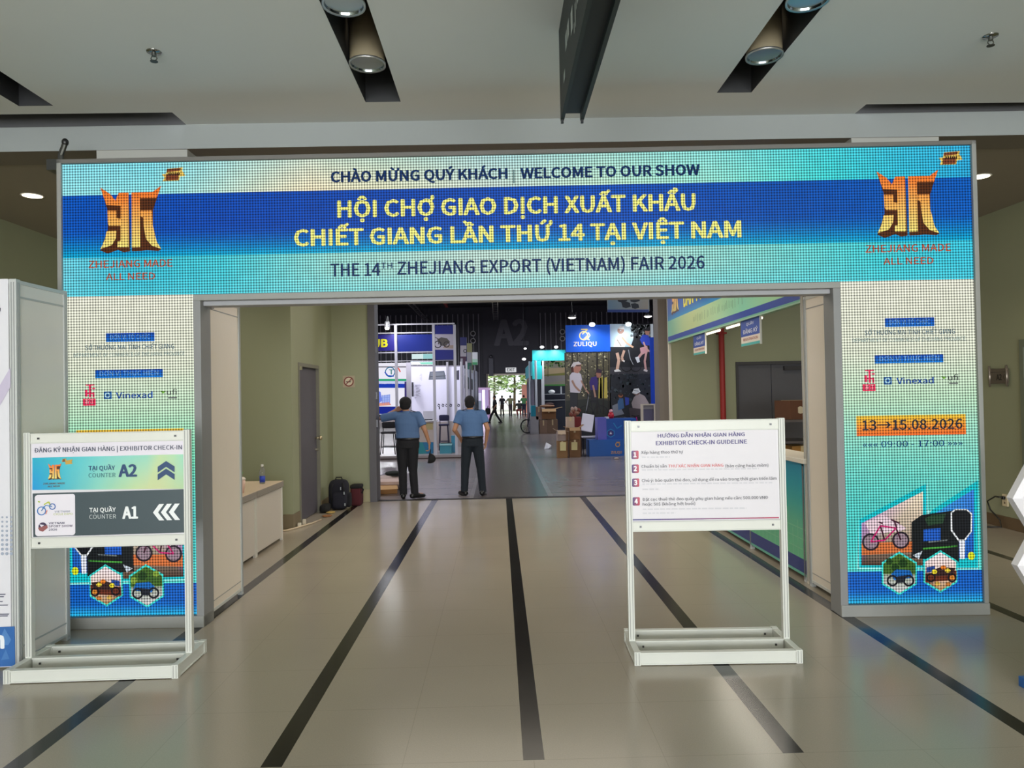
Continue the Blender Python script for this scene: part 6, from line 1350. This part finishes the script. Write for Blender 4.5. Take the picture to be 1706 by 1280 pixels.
# guard resting an elbow on the door jamb, cap in the other hand
J = dict(head=V(-.02, .01, 1.555), neck=V(-.01, 0, 1.425), chest=V(0, 0, 1.24), hip=V(.01, 0, .95),
  SL=V(-.185, .0, 1.375), EL=V(-.425, .06, 1.33), WL=V(-.215, .17, 1.45), DL=V(.9, .1, .25), TL=V(-.1, -.4, .9), NL=V(.2, -.9, -.1), CL=.5,
  SR=V(.185, -.01, 1.37), ER=V(.30, -.04, 1.12), WR=V(.362, .02, .90), DR=V(.03, .03, -1), TR=V(0, 1, .05), NR=V(-1, 0, 0), CR=1.1,
  HL=V(-.085, 0, .86), KL=V(-.085, .01, .47), AL=V(-.075, -.02, .09), T2L=V(-.1, 1, 0), HR=V(.085, 0, .86), KR=V(.085, .01, .47), AR=V(.115, -.02, .09), T2R=V(.8, .6, 0))
G1 = (-1.535, 12.27, .004)
person('person in blue uniform shirt leaning an elbow on the door jamb, dark cap in hand', G1, J, (80, 108, 150), (24, 24, 30), 'uniformed guards seen from behind', wd=1.12, hk=1.2, sleeve=(1.0, .7))
J2 = dict(head=V(-.03, .01, 1.56), neck=V(-.02, 0, 1.43), chest=V(-.005, 0, 1.24), hip=V(.01, 0, .95),
  SL=V(-.195, 0, 1.38), EL=V(-.29, -.06, 1.11), WL=V(-.205, .10, .96), DL=V(.45, .5, -.7), TL=V(.5, .3, .7), NL=V(.3, -.9, -.3), CL=.5,
  SR=V(.18, 0, 1.38), ER=V(.265, -.05, 1.12), WR=V(.235, .06, .90), DR=V(-.15, .25, -.95), TR=V(-.2, .95, .2), NR=V(-.95, -.2, 0), CR=.7,
  HL=V(-.085, 0, .86), KL=V(-.125, .02, .47), AL=V(-.145, -.01, .09), T2L=V(-.5, .9, 0), HR=V(.09, 0, .86), KR=V(.135, .02, .47), AR=V(.165, -.01, .09), T2R=V(.25, 1, 0))
person('person in blue uniform shirt with dark epaulettes standing legs apart, hands at the pockets', (-.47, 12.5, 0), J2, (82, 114, 160), (24, 32, 42), 'uniformed guards seen from behind', wd=1.05, hk=1.05)
t = thing('baseball_cap', 'dark cap hanging from the hand of the guard at the jamb', 'cap', (G1[0]+.36, G1[1]+.03, .52))
cO = Vector((G1[0]+.35, G1[1]+.04, .655)); R = Matrix.Rotation(radians(105), 3, 'Y') @ Matrix.Rotation(.2, 3, 'Z')
b = MB(); prof = [(.085*cos(pi/2*k/8), .115*sin(pi/2*k/8)) for k in range(9)]; b.lathe([(max(r, .001), z) for r, z in prof], cO, FABRIC, (26, 26, 30), 22, R); b.lathe([(.080, 0), (.05, .06), (.001, .09)], cO, FABRIC, (18, 18, 20), 22, R); b.build('crown', t, smooth=True)
b = MB(); vs = []
for k in range(13):
    a = -pi/2.4+2*pi/2.4*k/12
    for r in (.08, .15): vs += [cO + R @ V(-r*cos(a)*1.05, r*sin(a)*.75, -.008*(r > .1)), cO + R @ V(-r*cos(a)*1.05, r*sin(a)*.75, .006-.008*(r > .1))]
fs = []
for k in range(12):
    i, j = k*4, k*4+4; fs += [(i, j, j+2, i+2), (i+1, i+3, j+3, j+1), (i+2, j+2, j+3, i+3)]
b.mesh(vs, fs, FABRIC, (24, 24, 28)); b.build('brim', t)
# small far figures
def simple(walk=0.0, arms=.1, lean=0.0):
    return dict(head=V(0, .02+lean, 1.56), neck=V(0, lean*.8, 1.43), chest=V(0, lean*.5, 1.24), hip=V(0, 0, .95),
      SL=V(-.18, lean*.7, 1.38), EL=V(-.23-arms, -.04, 1.12), WL=V(-.2-arms*.4, .08, .92), DL=V(0, .2, -1), TL=V(0, 1, 0), NL=V(1, 0, 0), SR=V(.18, lean*.7, 1.38), ER=V(.23+arms, -.02, 1.12), WR=V(.2+arms*.4, .12, .95), DR=V(0, .3, -1), TR=V(0, 1, 0), NR=V(-1, 0, 0),
      HL=V(-.085, 0, .86), KL=V(-.09, walk*.22+.02, .48), AL=V(-.09, walk*.36, .09+abs(walk)*.03), T2L=V(0, 1, 0), HR=V(.085, 0, .86), KR=V(.09, -walk*.14+.02, .48), AR=V(.09, -walk*.40, .09), T2R=V(0, 1, 0))
g = 'people near the far exit'
person('person in black clothes striding across the aisle with a bag, nearest of the far group', (-.28, 45.2, 0), simple(1.0, .08), (26, 26, 32), (22, 22, 26), g, rotz=pi/2+.2, vox=.02, sleeve=.95)
person('person in dark shirt and bare calves standing in the doorway light', (.24, 62, 0), simple(.2, .1), (40, 36, 46), (60, 50, 50), g, rotz=.6, vox=.02)
person('person in khaki shirt and dark trousers standing before the bright doorway centre', (.9, 60, 0), simple(.1, .16), (118, 120, 88), (70, 60, 66), g, rotz=-.4, vox=.02)
person('person in green top standing at the doorway beside the gate pillar', (2.0, 60, 0), simple(.15, .12), (70, 120, 76), (34, 40, 60), g, rotz=.3, vox=.02)
JC = dict(head=V(0, .15, 1.16), neck=V(0, .1, 1.03), chest=V(0, .03, .86), hip=V(0, -.1, .56), SL=V(-.18, .08, .98), EL=V(-.24, .22, .76), WL=V(-.14, .42, .66), DL=V(.2, .8, -.2), TL=V(0, 0, 1), NL=V(0, 0, -1), SR=V(.18, .08, .98), ER=V(.24, .22, .76), WR=V(.14, .42, .66), DR=V(-.2, .8, -.2), TR=V(0, 0, 1), NR=V(0, 0, -1),
  HL=V(-.09, -.08, .50), KL=V(-.14, .30, .48), AL=V(-.12, .1, .09), T2L=V(0, 1, 0), HR=V(.09, -.08, .5), KR=V(.14, .30, .48), AR=V(.12, .1, .09), T2R=V(0, 1, 0))
person('person crouching in dark top and red trousers before the doorway', (1.6, 59.0, 0), JC, (30, 34, 34), (120, 40, 44), g, rotz=.2, vox=.02)
t = thing('travel_bag', 'dark travel bag carried by the striding person in black', 'bag', (-.72, 45.3, .55)); b = MB(); rbox(b, (-.72, 45.3, .72), (.16, .3, .2), FABRIC, (30, 28, 34), 4); b.build('bag_body', t, smooth=True)
b = MB(); b.tube([(-.72, 45.15, .9), (-.69, 45.3, 1.05), (-.72, 45.45, .9)], .02, FABRIC, (20, 20, 22), 6); b.build('handle', t)
